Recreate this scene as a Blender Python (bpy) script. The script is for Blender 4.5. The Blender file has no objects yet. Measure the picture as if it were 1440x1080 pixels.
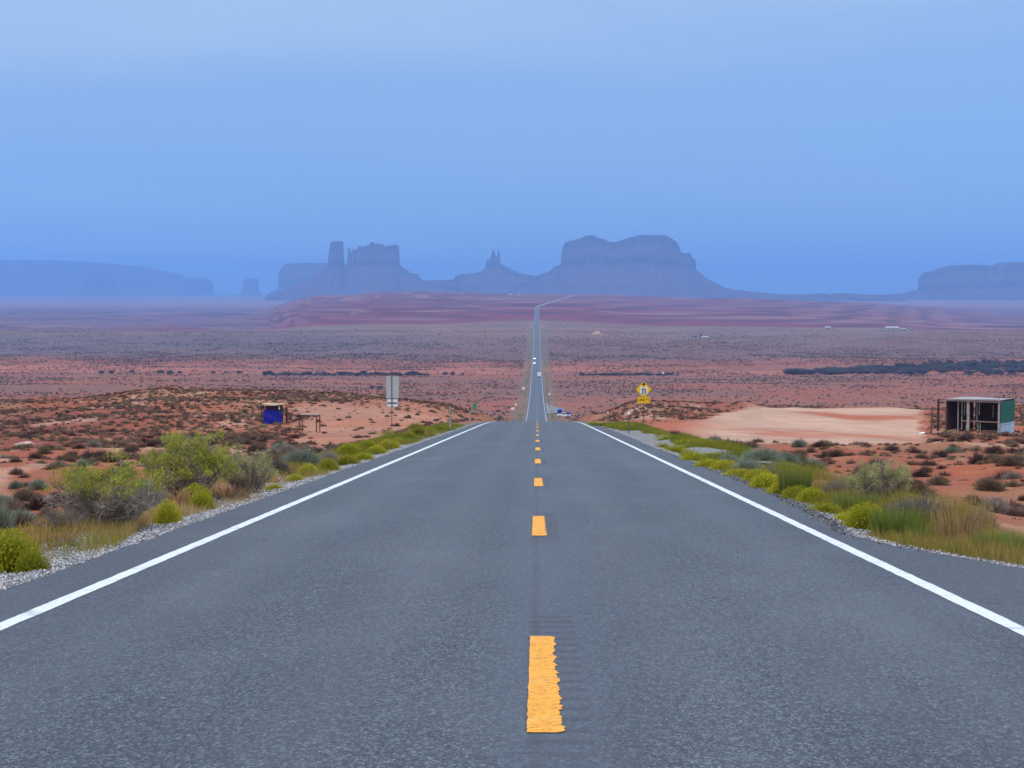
import bpy, math, random
import numpy as np
from mathutils import Vector, Matrix

# ---------------------------------------------------------------- camera, sky, sun, exposure
SC = bpy.context.scene
F_PX, CX, CY = 2430.0, 720.0, 540.0          # focal length and centre in pixels of the 1440x1080 photograph
EYE = 1.63
PITCH, YAW = 0.0555, 0.0144
cam = bpy.data.cameras.new('camera')
cam.sensor_width = 36.0; cam.lens = F_PX / 1440 * 36.0
cam.clip_start = 0.1; cam.clip_end = 60000
cob = bpy.data.objects.new('camera', cam)
SC.collection.objects.link(cob)
cob.location = (0, 0, EYE)
cob.rotation_euler = (math.pi/2 - PITCH, 0, YAW)
SC.camera = cob

SUN_EL, SUN_AZ = math.radians(58), math.radians(215)     # azimuth clockwise from +Y (north)
w = bpy.data.worlds.new('World'); SC.world = w; w.use_nodes = True
nt = w.node_tree; N = nt.nodes; L = nt.links; N.clear()
out = N.new('ShaderNodeOutputWorld')
sky = N.new('ShaderNodeTexSky'); sky.sky_type = 'NISHITA'; sky.sun_disc = False
sky.sun_elevation = SUN_EL; sky.sun_rotation = SUN_AZ
sky.air_density = 1.6; sky.dust_density = 3.0; sky.altitude = 1600
bg1 = N.new('ShaderNodeBackground'); bg1.inputs[1].default_value = 0.07
L.new(sky.outputs[0], bg1.inputs[0])
tc = N.new('ShaderNodeTexCoord'); sp = N.new('ShaderNodeSeparateXYZ'); L.new(tc.outputs['Generated'], sp.inputs[0])
ns = N.new('ShaderNodeTexNoise'); ns.inputs['Scale'].default_value = 2.2; ns.inputs['Detail'].default_value = 5
mp = N.new('ShaderNodeMapping'); mp.inputs['Scale'].default_value = (1, 1, 5.5); mp.inputs['Location'].default_value = (0.35, 0.1, 0)
L.new(tc.outputs['Generated'], mp.inputs[0]); L.new(mp.outputs[0], ns.inputs[0])
ma = N.new('ShaderNodeMath'); ma.operation = 'MULTIPLY_ADD'; ma.inputs[1].default_value = 0.22; ma.inputs[2].default_value = -0.11
L.new(ns.outputs[0], ma.inputs[0])
ad = N.new('ShaderNodeMath'); ad.operation = 'ADD'; L.new(sp.outputs[2], ad.inputs[0]); L.new(ma.outputs[0], ad.inputs[1])
rp = N.new('ShaderNodeValToRGB'); cr = rp.color_ramp
SKY_STOPS = [(0.0, (0.32, 0.57, 1.0)), (0.045, (0.265, 0.51, 0.95)), (0.11, (0.30, 0.52, 0.92)), (0.17, (0.41, 0.61, 0.92)),
             (0.30, (0.62, 0.79, 1.04)), (0.6, (1.12, 1.22, 1.46)), (1.0, (1.35, 1.44, 1.62))]
cr.elements[0].position = 0; cr.elements[0].color = (*SKY_STOPS[0][1], 1)
cr.elements[1].position = 1; cr.elements[1].color = (*SKY_STOPS[-1][1], 1)
for p_, c_ in SKY_STOPS[1:-1]:
    e = cr.elements.new(p_); e.color = (*c_, 1)
L.new(ad.outputs[0], rp.inputs[0])
bg2 = N.new('ShaderNodeBackground'); bg2.inputs[1].default_value = 1.0; L.new(rp.outputs[0], bg2.inputs[0])
mx = N.new('ShaderNodeMixShader'); mx.inputs[0].default_value = 0.88      # hazy overcast over a thin clear-sky share
L.new(bg1.outputs[0], mx.inputs[1]); L.new(bg2.outputs[0], mx.inputs[2]); L.new(mx.outputs[0], out.inputs[0])

sl = bpy.data.lights.new('sun', 'SUN'); sl.energy = 1.5; sl.angle = math.radians(10); sl.color = (1.0, 0.89, 0.74)
so = bpy.data.objects.new('sun', sl); SC.collection.objects.link(so)
sd = Vector((math.sin(SUN_AZ)*math.cos(SUN_EL), math.cos(SUN_AZ)*math.cos(SUN_EL), math.sin(SUN_EL)))
so.rotation_euler = (-sd).to_track_quat('-Z', 'Y').to_euler()
SC.view_settings.view_transform = 'Standard'; SC.view_settings.look = 'None'
SC.view_settings.exposure = 0.0; SC.view_settings.gamma = 1.0
SC.render.engine = 'CYCLES'
SC.cycles.max_bounces = 6; SC.cycles.diffuse_bounces = 2; SC.cycles.glossy_bounces = 2
SC.cycles.transparent_max_bounces = 8; SC.cycles.volume_bounces = 5
SC.cycles.use_denoising = True; SC.cycles.denoiser = 'OPENIMAGEDENOISE'
SC.cycles.use_adaptive_sampling = True; SC.cycles.adaptive_threshold = 0.015

# ---------------------------------------------------------------- helpers
rng = np.random.default_rng(7)
COL = SC.collection
ROTM = cob.rotation_euler.to_matrix()

def ss(a, b, x):
    t = np.clip((np.asarray(x, dtype=float) - a) / (b - a), 0, 1); return t*t*(3-2*t)

def _hash(ix, iy, s):
    n = (ix.astype(np.int64)*374761393 + iy.astype(np.int64)*668265263 + s*974634777) & 0x7fffffff
    n = ((n ^ (n >> 13)) * 1274126177) & 0x7fffffff
    n = ((n ^ (n >> 15)) * 1103515245) & 0x7fffffff
    return ((n ^ (n >> 16)) & 0xffff) / 65535.0

def vn(x, y, s=0):
    x = np.asarray(x, dtype=float); y = np.asarray(y, dtype=float)
    ix = np.floor(x); iy = np.floor(y); fx = x-ix; fy = y-iy
    fx = fx*fx*(3-2*fx); fy = fy*fy*(3-2*fy)
    a = _hash(ix, iy, s); b = _hash(ix+1, iy, s); c = _hash(ix, iy+1, s); d = _hash(ix+1, iy+1, s)
    return (a*(1-fx)+b*fx)*(1-fy) + (c*(1-fx)+d*fx)*fy

def fbm(x, y, s=0, o=4):
    r = 0; a = 0.5; t = 0
    for k in range(o):
        r = r + a*vn(x*2**k, y*2**k, s+k*17); t += a; a *= 0.5
    return r/t

def pchip(xs, ys):
    xs = np.array(xs, float); ys = np.array(ys, float); h = np.diff(xs); dl = np.diff(ys)/h
    m = np.zeros(len(xs)); m[0] = dl[0]; m[-1] = dl[-1]
    for i in range(1, len(xs)-1):
        if dl[i-1]*dl[i] > 0:
            w1 = 2*h[i]+h[i-1]; w2 = h[i]+2*h[i-1]; m[i] = (w1+w2)/(w1/dl[i-1]+w2/dl[i])
    def f(x):
        x = np.asarray(x, float); i = np.clip(np.searchsorted(xs, x)-1, 0, len(xs)-2)
        t = (x-xs[i])/h[i]; xx = np.clip(t, 0, 1)
        t = xx
        return ((2*t**3-3*t**2+1)*ys[i] + (t**3-2*t**2+t)*h[i]*m[i] + (-2*t**3+3*t**2)*ys[i+1] + (t**3-t**2)*h[i]*m[i+1])
    return f

def mesh_np(name, V, Fs, mat=None, smooth=False, attrs=None, parent=None, link=True):
    """Fs: (n,k) index array, or a list of such arrays. attrs: name -> per-vertex float or rgb array"""
    if not isinstance(Fs, list): Fs = [Fs]
    Fs = [np.asarray(f, dtype=np.int32) for f in Fs if len(f)]
    V = np.asarray(V, dtype=np.float32)
    me = bpy.data.meshes.new(name)
    me.vertices.add(len(V)); me.vertices.foreach_set('co', V.ravel())
    idx = np.concatenate([f.ravel() for f in Fs]); cnt = np.concatenate([np.full(len(f), f.shape[1], np.int32) for f in Fs])
    st = np.concatenate([[0], np.cumsum(cnt)[:-1]]).astype(np.int32)
    me.loops.add(len(idx)); me.loops.foreach_set('vertex_index', idx)
    me.polygons.add(len(cnt)); me.polygons.foreach_set('loop_start', st); me.polygons.foreach_set('loop_total', cnt)
    if smooth: me.polygons.foreach_set('use_smooth', np.ones(len(cnt), dtype=bool))
    for k, a in (attrs or {}).items():
        a = np.asarray(a, dtype=np.float32)
        if a.ndim == 1:
            me.attributes.new(k, 'FLOAT', 'POINT').data.foreach_set('value', a)
        else:
            c4 = np.ones((len(a), 4), np.float32); c4[:, :3] = a
            me.attributes.new(k, 'FLOAT_COLOR', 'POINT').data.foreach_set('color', c4.ravel())
    me.update(calc_edges=True)
    if mat: me.materials.append(mat)
    if not link: return me
    o = bpy.data.objects.new(name, me); COL.objects.link(o)
    if parent: o.parent = parent
    return o

def tag(o, label=None, cat=None, group=None, kind=None):
    if label: o['label'] = label
    if cat: o['category'] = cat
    if group: o['group'] = group
    if kind: o['kind'] = kind
    return o

def thing(name, label, cat, loc, rz=0.0, group=None):
    o = bpy.data.objects.new(name, None); o.empty_display_size = 0.2
    COL.objects.link(o); o.location = loc; o.rotation_euler = (0, 0, rz)
    return tag(o, label, cat, group)

class MB:
    """collects boxes, tubes and prisms; build() links them as one mesh object"""
    def __init__(s): s.v = []; s.f = []
    def add(s, V, Fc):
        b = len(s.v); s.v += [tuple(p) for p in V]; s.f += [tuple(i+b for i in q) for q in Fc]; return s
    def box(s, c, d, rot=None, bev=0.0):
        x, y, z = d[0]/2, d[1]/2, d[2]/2
        P = []
        if bev > 0:
            b = min(bev, x*.9, y*.9, z*.9)
            for sz in (-1, 1):
                for (sx, sy) in ((-1, -1), (1, -1), (1, 1), (-1, 1)):
                    P.append((sx*(x-b), sy*(y-b), sz*z))
            for sz in (-1, 1):
                for (sx, sy) in ((-1, -1), (1, -1), (1, 1), (-1, 1)):
                    P.append((sx*x, sy*(y-b), sz*(z-b))); P.append((sx*(x-b), sy*y, sz*(z-b)))
            # simple chamfer by hull of rings
            Fc = [(3, 2, 1, 0), (4, 5, 6, 7)]
            def r(k): 
                q = 8 + k*8; return [q+0, q+1, q+3, q+2, q+4, q+5, q+7, q+6]
            lo, hi = r(0), r(1)
            for i in range(8):
                j = (i+1) % 8; Fc.append((lo[i], lo[j], hi[j], hi[i]))
            for i in range(4):
                j = (i+1) % 4
                a0, a1 = lo[2*i], lo[2*i+1]; c0 = lo[(2*i+2) % 8]
                Fc.append((i, a0, a1)); Fc.append((i, a1, c0, j)) if i % 1 == 0 else None
                a0, a1 = hi[2*i], hi[2*i+1]; c0 = hi[(2*i+2) % 8]
                Fc.append((4+i, a1, a0)); Fc.append((4+i, 4+j, c0, a1))
        else:
            for sz in (-1, 1):
                for (sx, sy) in ((-1, -1), (1, -1), (1, 1), (-1, 1)): P.append((sx*x, sy*y, sz*z))
            Fc = [(3, 2, 1, 0), (4, 5, 6, 7), (0, 1, 5, 4), (1, 2, 6, 5), (2, 3, 7, 6), (3, 0, 4, 7)]
        R = rot if rot is not None else Matrix.Identity(3)
        cc = Vector(c)
        return s.add([R @ Vector(p) + cc for p in P], Fc)
    def tube(s, pts, r0, r1=None, n=8, cap=True):
        r1 = r0 if r1 is None else r1
        pts = [Vector(p) for p in pts]; V = []; Fc = []
        for i, p in enumerate(pts):
            d = (pts[min(i+1, len(pts)-1)] - pts[max(i-1, 0)]).normalized()
            a = d.orthogonal().normalized(); b = d.cross(a)
            r = r0 + (r1-r0)*i/(len(pts)-1)
            V += [p + a*math.cos(2*math.pi*k/n)*r + b*math.sin(2*math.pi*k/n)*r for k in range(n)]
        for i in range(len(pts)-1):
            for k in range(n):
                j = (k+1) % n; Fc.append((i*n+k, i*n+j, (i+1)*n+j, (i+1)*n+k))
        if cap: Fc += [tuple(range(n-1, -1, -1)), tuple((len(pts)-1)*n+k for k in range(n))]
        return s.add(V, Fc)
    def prism(s, poly, a, b, axis='y'):
        """poly (u,v) extruded from a to b. axis y: (u, t, v); x: (t, u, v); z: (u, v, t)"""
        n = len(poly); V = []
        for t in (a, b):
            for u, v in poly: V.append({'y': (u, t, v), 'x': (t, u, v), 'z': (u, v, t)}[axis])
        Fc = [tuple(range(n)), tuple(range(2*n-1, n-1, -1))] + [(i, n+i, n+(i+1) % n, (i+1) % n) for i in range(n)]
        return s.add(V, Fc)
    def build(s, name, mat, parent=None, smooth=False, loc=None):
        me = bpy.data.meshes.new(name); me.from_pydata([tuple(p) for p in s.v], [], s.f); me.materials.append(mat)
        import bmesh
        bm = bmesh.new(); bm.from_mesh(me); bmesh.ops.recalc_face_normals(bm, faces=bm.faces); bm.to_mesh(me); bm.free()
        if smooth: me.polygons.foreach_set('use_smooth', [True]*len(me.polygons))
        o = bpy.data.objects.new(name, me); COL.objects.link(o)
        if parent: o.parent = parent
        if loc is not None: o.location = loc
        return o

# ---------------------------------------------------------------- materials
class NB:
    def __init__(s, name):
        s.m = bpy.data.materials.new(name); s.m.use_nodes = True; s.t = s.m.node_tree; s.t.nodes.clear()
        s.o = s.new('ShaderNodeOutputMaterial'); s.b = s.new('ShaderNodeBsdfPrincipled'); s.b.inputs['Roughness'].default_value = .8
        s.b.inputs['Specular IOR Level'].default_value = .2
        s.l(s.b.outputs[0], s.o.inputs[0])
    def new(s, k): return s.t.nodes.new(k)
    def l(s, a, b): s.t.links.new(a, b)
    def v(s, x, inp):
        if isinstance(x, bpy.types.NodeSocket): s.l(x, inp)
        elif x is not None: inp.default_value = x
    def math(s, op, a, b=None, c=None, clamp=False):
        n = s.new('ShaderNodeMath'); n.operation = op; n.use_clamp = clamp
        for i, x in enumerate((a, b, c)): s.v(x, n.inputs[i])
        return n.outputs[0]
    def pos(s): return s.new('ShaderNodeNewGeometry').outputs['Position']
    def obj(s): return s.new('ShaderNodeTexCoord').outputs['Object']
    def xyz(s, p):
        n = s.new('ShaderNodeSeparateXYZ'); s.l(p, n.inputs[0]); return n.outputs
    def map(s, p, sc=(1, 1, 1)):
        n = s.new('ShaderNodeMapping'); n.inputs['Scale'].default_value = sc; s.l(p, n.inputs[0]); return n.outputs[0]
    def noise(s, p, scale, detail=3, rough=.55):
        n = s.new('ShaderNodeTexNoise'); n.inputs['Scale'].default_value = scale; n.inputs['Detail'].default_value = detail
        n.inputs['Roughness'].default_value = rough; s.l(p, n.inputs['Vector']); return n.outputs['Fac']
    def voro(s, p, scale, feat='F1', out='Distance'):
        n = s.new('ShaderNodeTexVoronoi'); n.feature = feat; n.inputs['Scale'].default_value = scale; s.l(p, n.inputs['Vector']); return n.outputs[out]
    def ramp(s, f, stops, mode='LINEAR'):
        n = s.new('ShaderNodeValToRGB'); r = n.color_ramp; r.interpolation = mode
        while len(r.elements) < len(stops): r.elements.new(.5)
        for e, (p, c) in zip(r.elements, stops):
            e.position = p; e.color = (c, c, c, 1) if isinstance(c, (int, float)) else (*c, 1)
        s.l(f, n.inputs[0]); return n.outputs[0]
    def mix(s, f, a, b, mode='MIX'):
        n = s.new('ShaderNodeMix'); n.data_type = 'RGBA'; n.blend_type = mode
        s.v(f, n.inputs[0]); s.v((*a, 1) if isinstance(a, tuple) and len(a) == 3 else a, n.inputs[6]); s.v((*b, 1) if isinstance(b, tuple) and len(b) == 3 else b, n.inputs[7])
        return n.outputs[2]
    def attr(s, name, out='Fac'):
        n = s.new('ShaderNodeAttribute'); n.attribute_name = name; return n.outputs[out]
    def bump(s, h, dist, st=1.0):
        n = s.new('ShaderNodeBump'); n.inputs['Distance'].default_value = dist; n.inputs['Strength'].default_value = st
        s.l(h, n.inputs['Height']); s.l(n.outputs[0], s.b.inputs['Normal'])
    def col(s, c): s.v((*c, 1) if isinstance(c, tuple) else c, s.b.inputs['Base Color']); return s
    def rough(s, r): s.v(r, s.b.inputs['Roughness']); return s

def simple(name, c, rough=.6, metal=0, var=.25, scale=6, bump=0.0, dirt=None):
    b = NB(name); p = b.obj(); n = b.noise(p, scale, 4)
    lo = tuple(x*(1-var) for x in c); hi = tuple(min(1, x*(1+var*.6)) for x in c)
    k = b.ramp(n, [(.3, lo), (.7, hi)])
    if dirt:
        k = b.mix(b.ramp(b.noise(p, scale*.35, 5), [(.45, 0.0), (.62, .85)]), k, dirt)
    b.col(k).rough(rough); b.b.inputs['Metallic'].default_value = metal
    if bump: b.bump(n, bump)
    return b.m
M = {}
# ---------------------------------------------------------------- terrain
RY = pchip([-60, -20, 0, 50, 100, 130, 150, 200, 225, 300, 400, 500, 600, 640, 760, 872, 1000, 1140, 1458, 1822, 2144, 2350, 2800, 3600, 5000, 6300, 8500, 30000],
           [2.32, -0.31, -1.63, -4.92, -8.21, -10.2, -11.62, -15.45, -17.45, -24.5, -33.5, -41.0, -46.5, -48.5, -53.6, -57.5, -60.6, -63.3, -69, -71, -66.5, -61, -52, -38.5, -29.5, -22.5, -80, -88])
def R(y): return RY(y) + EYE
SKYL = ([-900, 0, 100, 150, 230, 330, 420, 520, 600, 640, 670, 700, 755, 800, 830, 860, 900, 960, 1020, 1150, 1300, 1440, 2300],
        [568, 566, 565, 560, 550, 552, 554, 557, 562, 568, 580, 592, 593, 592, 583, 571, 561, 563, 568, 573, 572, 570, 570])
RIDGE = ([-600, 250, 375, 385, 415, 440, 500, 530, 600, 720, 830, 1080, 1200, 1260, 1330, 1440, 2200],
         [440, 437, 436, 431, 422, 416, 413, 409.5, 410, 412.5, 414.5, 421, 426, 430, 437, 446, 446])
def lot_right(x, y):
    yy = np.maximum(y, 1); u = 755+x/yy*F_PX; wb = (fbm(x/7, y/12, 401, 3)-.5)
    return ss(868, 925, u+wb*40)*(1-ss(1280, 1312, u+wb*40))*ss(97, 101, y+wb*7)*(1-ss(0, 14, y+wb*16-np.interp(u, [865, 960, 1040, 1110, 1250, 1310], [132, 158, 205, 255, 262, 235])))*ss(6.2, 7.4, x)
def lot_left(x, y):
    yy = np.maximum(y, 1); u = 755+x/yy*F_PX; wb = (fbm(x/7, y/12, 403, 3)-.5)
    return ss(395, 450, u+wb*70)*(1-ss(690, 735, u+wb*30))*ss(60, 72, y)*(1-ss(200, 232, y+wb*25))*ss(7.5, 9.5, -x)
def H(x, y):
    x = np.asarray(x, float); y = np.asarray(y, float); x, y = np.broadcast_arrays(x, y)
    yy = np.maximum(y, 1.0); u = 755 + x/yy*F_PX
    r = R(y)
    ax = np.abs(x)
    # near slope with lower fields either side
    P = EYE - (1.63 + 0.0658*y)
    tp = ss(110, 215, y)*ss(5, 14, ax); P = np.where(y < 225, r, P)*(1-tp)+P*tp
    nearb = -0.6*ss(5.6, 10, ax) - 0.3*ss(10, 40, ax)
    hum = (fbm(x/9, y/9, 3, 4)-.5)*1.1*ss(7, 14, ax) + (fbm(x/1.7, y/1.7, 5, 3)-.5)*.22*ss(5.6, 8, ax)
    lotR = lot_right(x, y)
    lotL = lot_left(x, y)
    flat = np.clip(lotR+lotL, 0, 1)
    hum = hum*(1-.85*flat)
    tgt = EYE - (np.interp(u, *SKYL)-405)/F_PX*275
    base275 = EYE - (1.63+0.0658*275) - .9
    raise_ = (tgt-base275)*ss(130, 275, y)*ss(4, 13, ax)
    near = P + nearb + hum + raise_ + (fbm(x/28, y/28, 9, 4)-.5)*3.0*ss(110, 240, y)*ss(14, 30, ax)*(1-flat)
    # valley
    v = R(y) + (fbm(x/160, y/160, 21, 5)-.5)*5.0*ss(12, 70, ax)*ss(500, 900, y) + (fbm(x/23, y/23, 25, 3)-.5)*1.6*ss(12, 40, ax)*(1-ss(2500, 4500, y))
    v = v + 3.5*(ss(-.12, .12, (fbm(x/420+3, y/200, 31, 4)-.5))-.5)*ss(60, 200, ax)*ss(600, 1000, y)
    t = ss(285, 560, y)
    h = near*(1-t) + v*t
    # far ridge and plains
    plain = EYE + np.interp(y, [2000, 2600, 3500, 6500, 9000, 30000], [-69, -70, -73, -80, -85, -92])
    A = np.interp(u, *RIDGE)
    ridge_z = EYE - (A-405)/F_PX*6300
    wgt = ss(2000, 3200, y)
    wl = ss(-20, 14, 440 - A + 6*(fbm(x/300, y/300, 41, 4)-.5))          # 0 where there is no ridge
    climb = pchip([2000, 2800, 3600, 5000, 6300, 8500, 30000], [0, .19, .52, .8, 1.0, 0, 0])(y)
    low = np.minimum(plain, EYE-66.0)
    rr = low + (ridge_z-low)*climb
    # the road corridor keeps the road's own height
    q = 9.0
    leftw = (1-ss(640, 760, u))*ss(2900, 3300, y)
    jit = (fbm(x/170, y/260, 47, 4)-.5)*22
    z0 = (rr+jit)/q; terr = (np.floor(z0)+ss(.70, .98, z0-np.floor(z0)))*q - jit*.6
    rr = rr*(1-leftw) + (terr+0*rr)*leftw
    rr = rr + (fbm(x/260, y/260, 51, 5)-.5)*9*ss(40, 500, ax)
    farh = rr*wl + (plain+(fbm(x/500, y/700, 55, 5)-.5)*6)*(1-wl)
    cor = 1-ss(25, 140+y*.02, np.abs(x-np.maximum(0, (y-3560)*141/2540)))
    farh = farh*(1-cor) + R(y)*cor
    farh = np.where(y > 6300, rr*wl+(plain+(fbm(x/500, y/700, 55, 5)-.5)*6)*(1-wl), farh)
    h = h*(1-wgt) + farh*wgt
    # corridor under the pavement and gravel: sunk a little below the sheets
    sink = 0.10 + np.clip(y, 0, 3500)*0.00025
    xr = x-np.maximum(0, (y-3560)*141/2540)
    c2 = 1-ss(5.0, 5.9+np.clip(y, 0, 3500)*.004, np.abs(xr))
    c2 = c2*(1-ss(6200, 6400, y))
    rz = R(y) - sink
    c3 = 1-ss(6.5, 30, np.abs(xr)); c3 = c3*ss(225, 300, y)*(1-ss(6200, 6400, y))
    h = h*(1-c3) + (R(y)-.35)*c3
    h = h*(1-c2) + rz*c2
    # turnout on the right by the camera: level with the pavement
    k = ss(4.0, 5.0, x)*(1-ss(9.5, 14, x))*(1-ss(17, 24, y))
    h = h*(1-k) + (R(y)-.10)*k
    return h

def ray(px, py):
    d = ROTM @ Vector(((px-CX)/F_PX, (CY-py)/F_PX, -1.0)); return d
_TS = np.exp(np.linspace(math.log(6), math.log(9000), 2600))
def at(px, py):
    """ground point seen at a photograph pixel"""
    d = ray(px, py); k = _TS/d.y
    X = d.x*k; Z = EYE + d.z*k; g = H(X, _TS)
    i = np.argmax(Z < g)
    if i == 0: i = len(_TS)-1
    a, b = _TS[max(i-1, 0)], _TS[i]
    for _ in range(14):
        m = (a+b)/2; kk = m/d.y
        if EYE+d.z*kk < float(H(d.x*kk, m)): b = m
        else: a = m
    m = (a+b)/2; kk = m/d.y
    x = d.x*kk
    return Vector((x, m, float(H(x, m))))

rows = [-40, -25, -15, -8, -3, 0, 2]
y = 2.0
while y < 27000:
    if y < 2700: st = max(.13, y*.0105)
    elif y < 6400: st = 15
    elif y < 9000: st = 90
    else: st = y*.02
    if 225 < y < 300: st = 2.0
    y += st; rows.append(y)
rows = np.array(rows)
NCOL = 560
uu = np.linspace(-1, 1, NCOL)
uu = np.sign(uu)*(.55*np.abs(uu)+.45*np.abs(uu)**2.2)
hw = 38 + .43*np.maximum(rows, 0)
X = uu[None, :]*hw[:, None]; Y = np.repeat(rows[:, None], NCOL, 1)
Z = H(X, Y)
# ground colour: red soil, pale sand, dark scrub cover; far violet has haze tint painted in
def soil_colour(X, Y):
    yy = np.maximum(Y, 1); u = 755 + X/yy*F_PX
    n1 = fbm(X/13, Y/13, 61, 5); n2 = fbm(X/60, Y/90, 63, 5); n3 = fbm(X/300, Y/420, 65, 5)
    red = np.array([.345, .100, .048]); pale = np.array([.60, .40, .285]); dred = np.array([.21, .045, .028]); tan = np.array([.33, .16, .08])
    grey = np.array([.24, .185, .16]); olive = np.array([.17, .17, .07]); maroon = np.array([.165, .014, .050]); mauve = np.array([.19, .055, .10])
    C = np.repeat(red[None], X.size, 0).reshape(*X.shape, 3)
    def mixc(f, c):
        nonlocal C; C = C*(1-f[..., None]) + c*f[..., None]
    mixc(.7*ss(.52, .64, n1), tan); mixc(.7*ss(.42, .34, n1)*0 + .6*ss(.6, .7, n2), dred)
    mixc(.5*ss(.64, .70, fbm(X/4+9, Y/9, 67, 4))*(Y < 400), pale)
    ax = np.abs(X)
    wob = (fbm(X/9, Y/9, 71, 3)-.5)*14
    lotR = lot_right(X, Y)
    mixc(.75*ss(215, 235, Y)*(1-ss(320, 380, Y))*(X > 0), dred*1.25)
    mixc(.95*lotR, red*1.25); mixc(.9*ss(.35, .75, lotR)*ss(.12, .42, fbm(X/9, Y/40, 73, 4))*ss(.075, .11, X/yy), pale)
    mixc(.8*lot_left(X, Y), np.array([.45, .185, .105]))
    mixc(.25*lot_left(X, Y)*ss(.4, .6, fbm(X/5, Y/14, 74, 4)), pale)
    # slope bushes' litter
    mixc(.55*ss(.45, .6, fbm(X/20+4, Y/35, 75, 4))*ss(230, 300, Y)*(1-ss(1250, 1500, Y)), tan*.8)
    mixc(.45*ss(560, 640, Y), np.array([.25, .068, .045]))
    mixc(.6*ss(.46, .56, fbm(X/90+4, Y/60, 76, 4))*ss(500, 640, Y)*(1-ss(1500, 1600, Y)), np.array([.165, .095, .07]))
    # valley floor by distance
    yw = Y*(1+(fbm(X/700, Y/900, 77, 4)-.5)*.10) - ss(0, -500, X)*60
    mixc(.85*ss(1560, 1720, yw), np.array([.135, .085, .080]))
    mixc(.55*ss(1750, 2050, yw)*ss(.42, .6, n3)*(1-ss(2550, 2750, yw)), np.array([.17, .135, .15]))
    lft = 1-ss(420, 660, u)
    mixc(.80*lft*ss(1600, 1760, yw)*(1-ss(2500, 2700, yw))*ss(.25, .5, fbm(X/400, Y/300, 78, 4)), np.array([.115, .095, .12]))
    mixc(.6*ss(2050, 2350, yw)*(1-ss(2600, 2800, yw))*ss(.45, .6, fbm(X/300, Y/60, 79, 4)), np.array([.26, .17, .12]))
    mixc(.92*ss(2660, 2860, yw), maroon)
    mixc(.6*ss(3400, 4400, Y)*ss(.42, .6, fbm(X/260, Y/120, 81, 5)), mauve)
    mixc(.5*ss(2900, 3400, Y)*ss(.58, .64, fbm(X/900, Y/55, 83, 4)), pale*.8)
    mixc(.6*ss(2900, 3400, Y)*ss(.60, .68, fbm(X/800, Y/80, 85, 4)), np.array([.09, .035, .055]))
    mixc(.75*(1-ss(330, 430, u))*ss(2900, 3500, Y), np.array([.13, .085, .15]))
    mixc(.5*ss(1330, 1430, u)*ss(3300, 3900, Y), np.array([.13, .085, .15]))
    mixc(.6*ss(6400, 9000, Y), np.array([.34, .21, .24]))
    # roadside verge
    xr = X-np.maximum(0, (Y-3560)*141/2540)
    vg = (1-ss(6, 11+Y*.003, np.abs(xr)+(n1-.5)*8))*ss(4, 5, np.abs(xr))*(1-ss(2600, 3000, Y))
    mixc(.35*vg*ss(200, 500, Y), olive*1.4*.6+grey*.6); mixc(.5*vg*(1-ss(200, 500, Y)), tan*.8)
    # wash
    wash = ss(1330, 1380, Y)*(1-ss(1500, 1540, Y))
    mixc(.8*wash*ss(.35, .45, fbm(X/130, Y/12, 87, 3)), np.array([.44, .15, .09]))
    C *= (.86+.28*fbm(X/2.3+Y*0, Y/2.3, 89, 3))[..., None]
    return C
Cg = soil_colour(X, Y)
st_ = Z/7.5+1.1*fbm(X/500, Y/700, 97, 3); fr = st_-np.floor(st_)
f_ = (.8*np.clip(ss(.55, .70, fr)-ss(.88, .98, fr), 0, 1)*ss(.30, .5, fbm(X/420, Y/240, 98, 4))*ss(2850, 3100, Y)*(1-ss(6300, 6600, Y)))[..., None]
Cg = Cg*(1-f_)+np.array([.050, .010, .035])*f_
f_ = (.45*np.clip(ss(.05, .15, fr)-ss(.35, .5, fr), 0, 1)*ss(.42, .6, fbm(X/380, Y/300, 99, 4))*ss(2850, 3100, Y)*(1-ss(6300, 6600, Y)))[..., None]
Cg = Cg*(1-f_)+np.array([.26, .17, .20])*f_
gz = np.abs(np.gradient(Z, axis=0)/np.gradient(Y, axis=0))
f_ = (.8*ss(.10, .22, gz)*ss(2700, 3000, Y))[..., None]; Cg = Cg*(1-f_)+np.array([.085, .022, .045])*f_       # bare dark ledges
nr, nc = X.shape
V = np.stack([X, Y, Z], -1).reshape(-1, 3)
ii = (np.arange(nr-1)[:, None]*nc + np.arange(nc-1)[None]).ravel()
Fq = np.stack([ii, ii+1, ii+nc+1, ii+nc], 1)
b = NB('desert_soil'); p = b.pos()
c = b.attr('soil', 'Color')
fine = b.noise(p, 9, 6, .65); mid = b.noise(p, .9, 5, .6); big = b.noise(b.map(p, (1, .5, 1)), .06, 5, .6)
c = b.mix(b.ramp(fine, [(.36, .55), (.5, 0.0)]), c, (.19, .05, .028))
c = b.mix(b.ramp(mid, [(.56, 0.0), (.72, .6)]), c, (.50, .26, .15))
# scattered low plants that are too small to stand up: mottling of the cover
c = b.mix(b.ramp(b.noise(p, .45, 4, .7), [(.50, 0.0), (.58, .55)]), c, b.mix(.5, b.attr('soil', 'Color'), (.12, .09, .075)))
c = b.mix(b.ramp(big, [(.46, 0.0), (.62, .35)]), c, b.mix(.6, b.attr('soil', 'Color'), (.10, .06, .06)))
st = b.voro(p, 4.0); c = b.mix(b.ramp(st, [(.10, .7), (.16, 0.0)]), c, (.45, .30, .24))
b.col(c).rough(.95)
b.bump(b.math('ADD', b.math('MULTIPLY', fine, .4), mid), .12, .8)
M['soil'] = b.m
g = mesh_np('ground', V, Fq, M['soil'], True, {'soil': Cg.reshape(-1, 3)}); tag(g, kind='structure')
g['label'] = 'red desert ground with sandy clearings and scrub'

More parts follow.
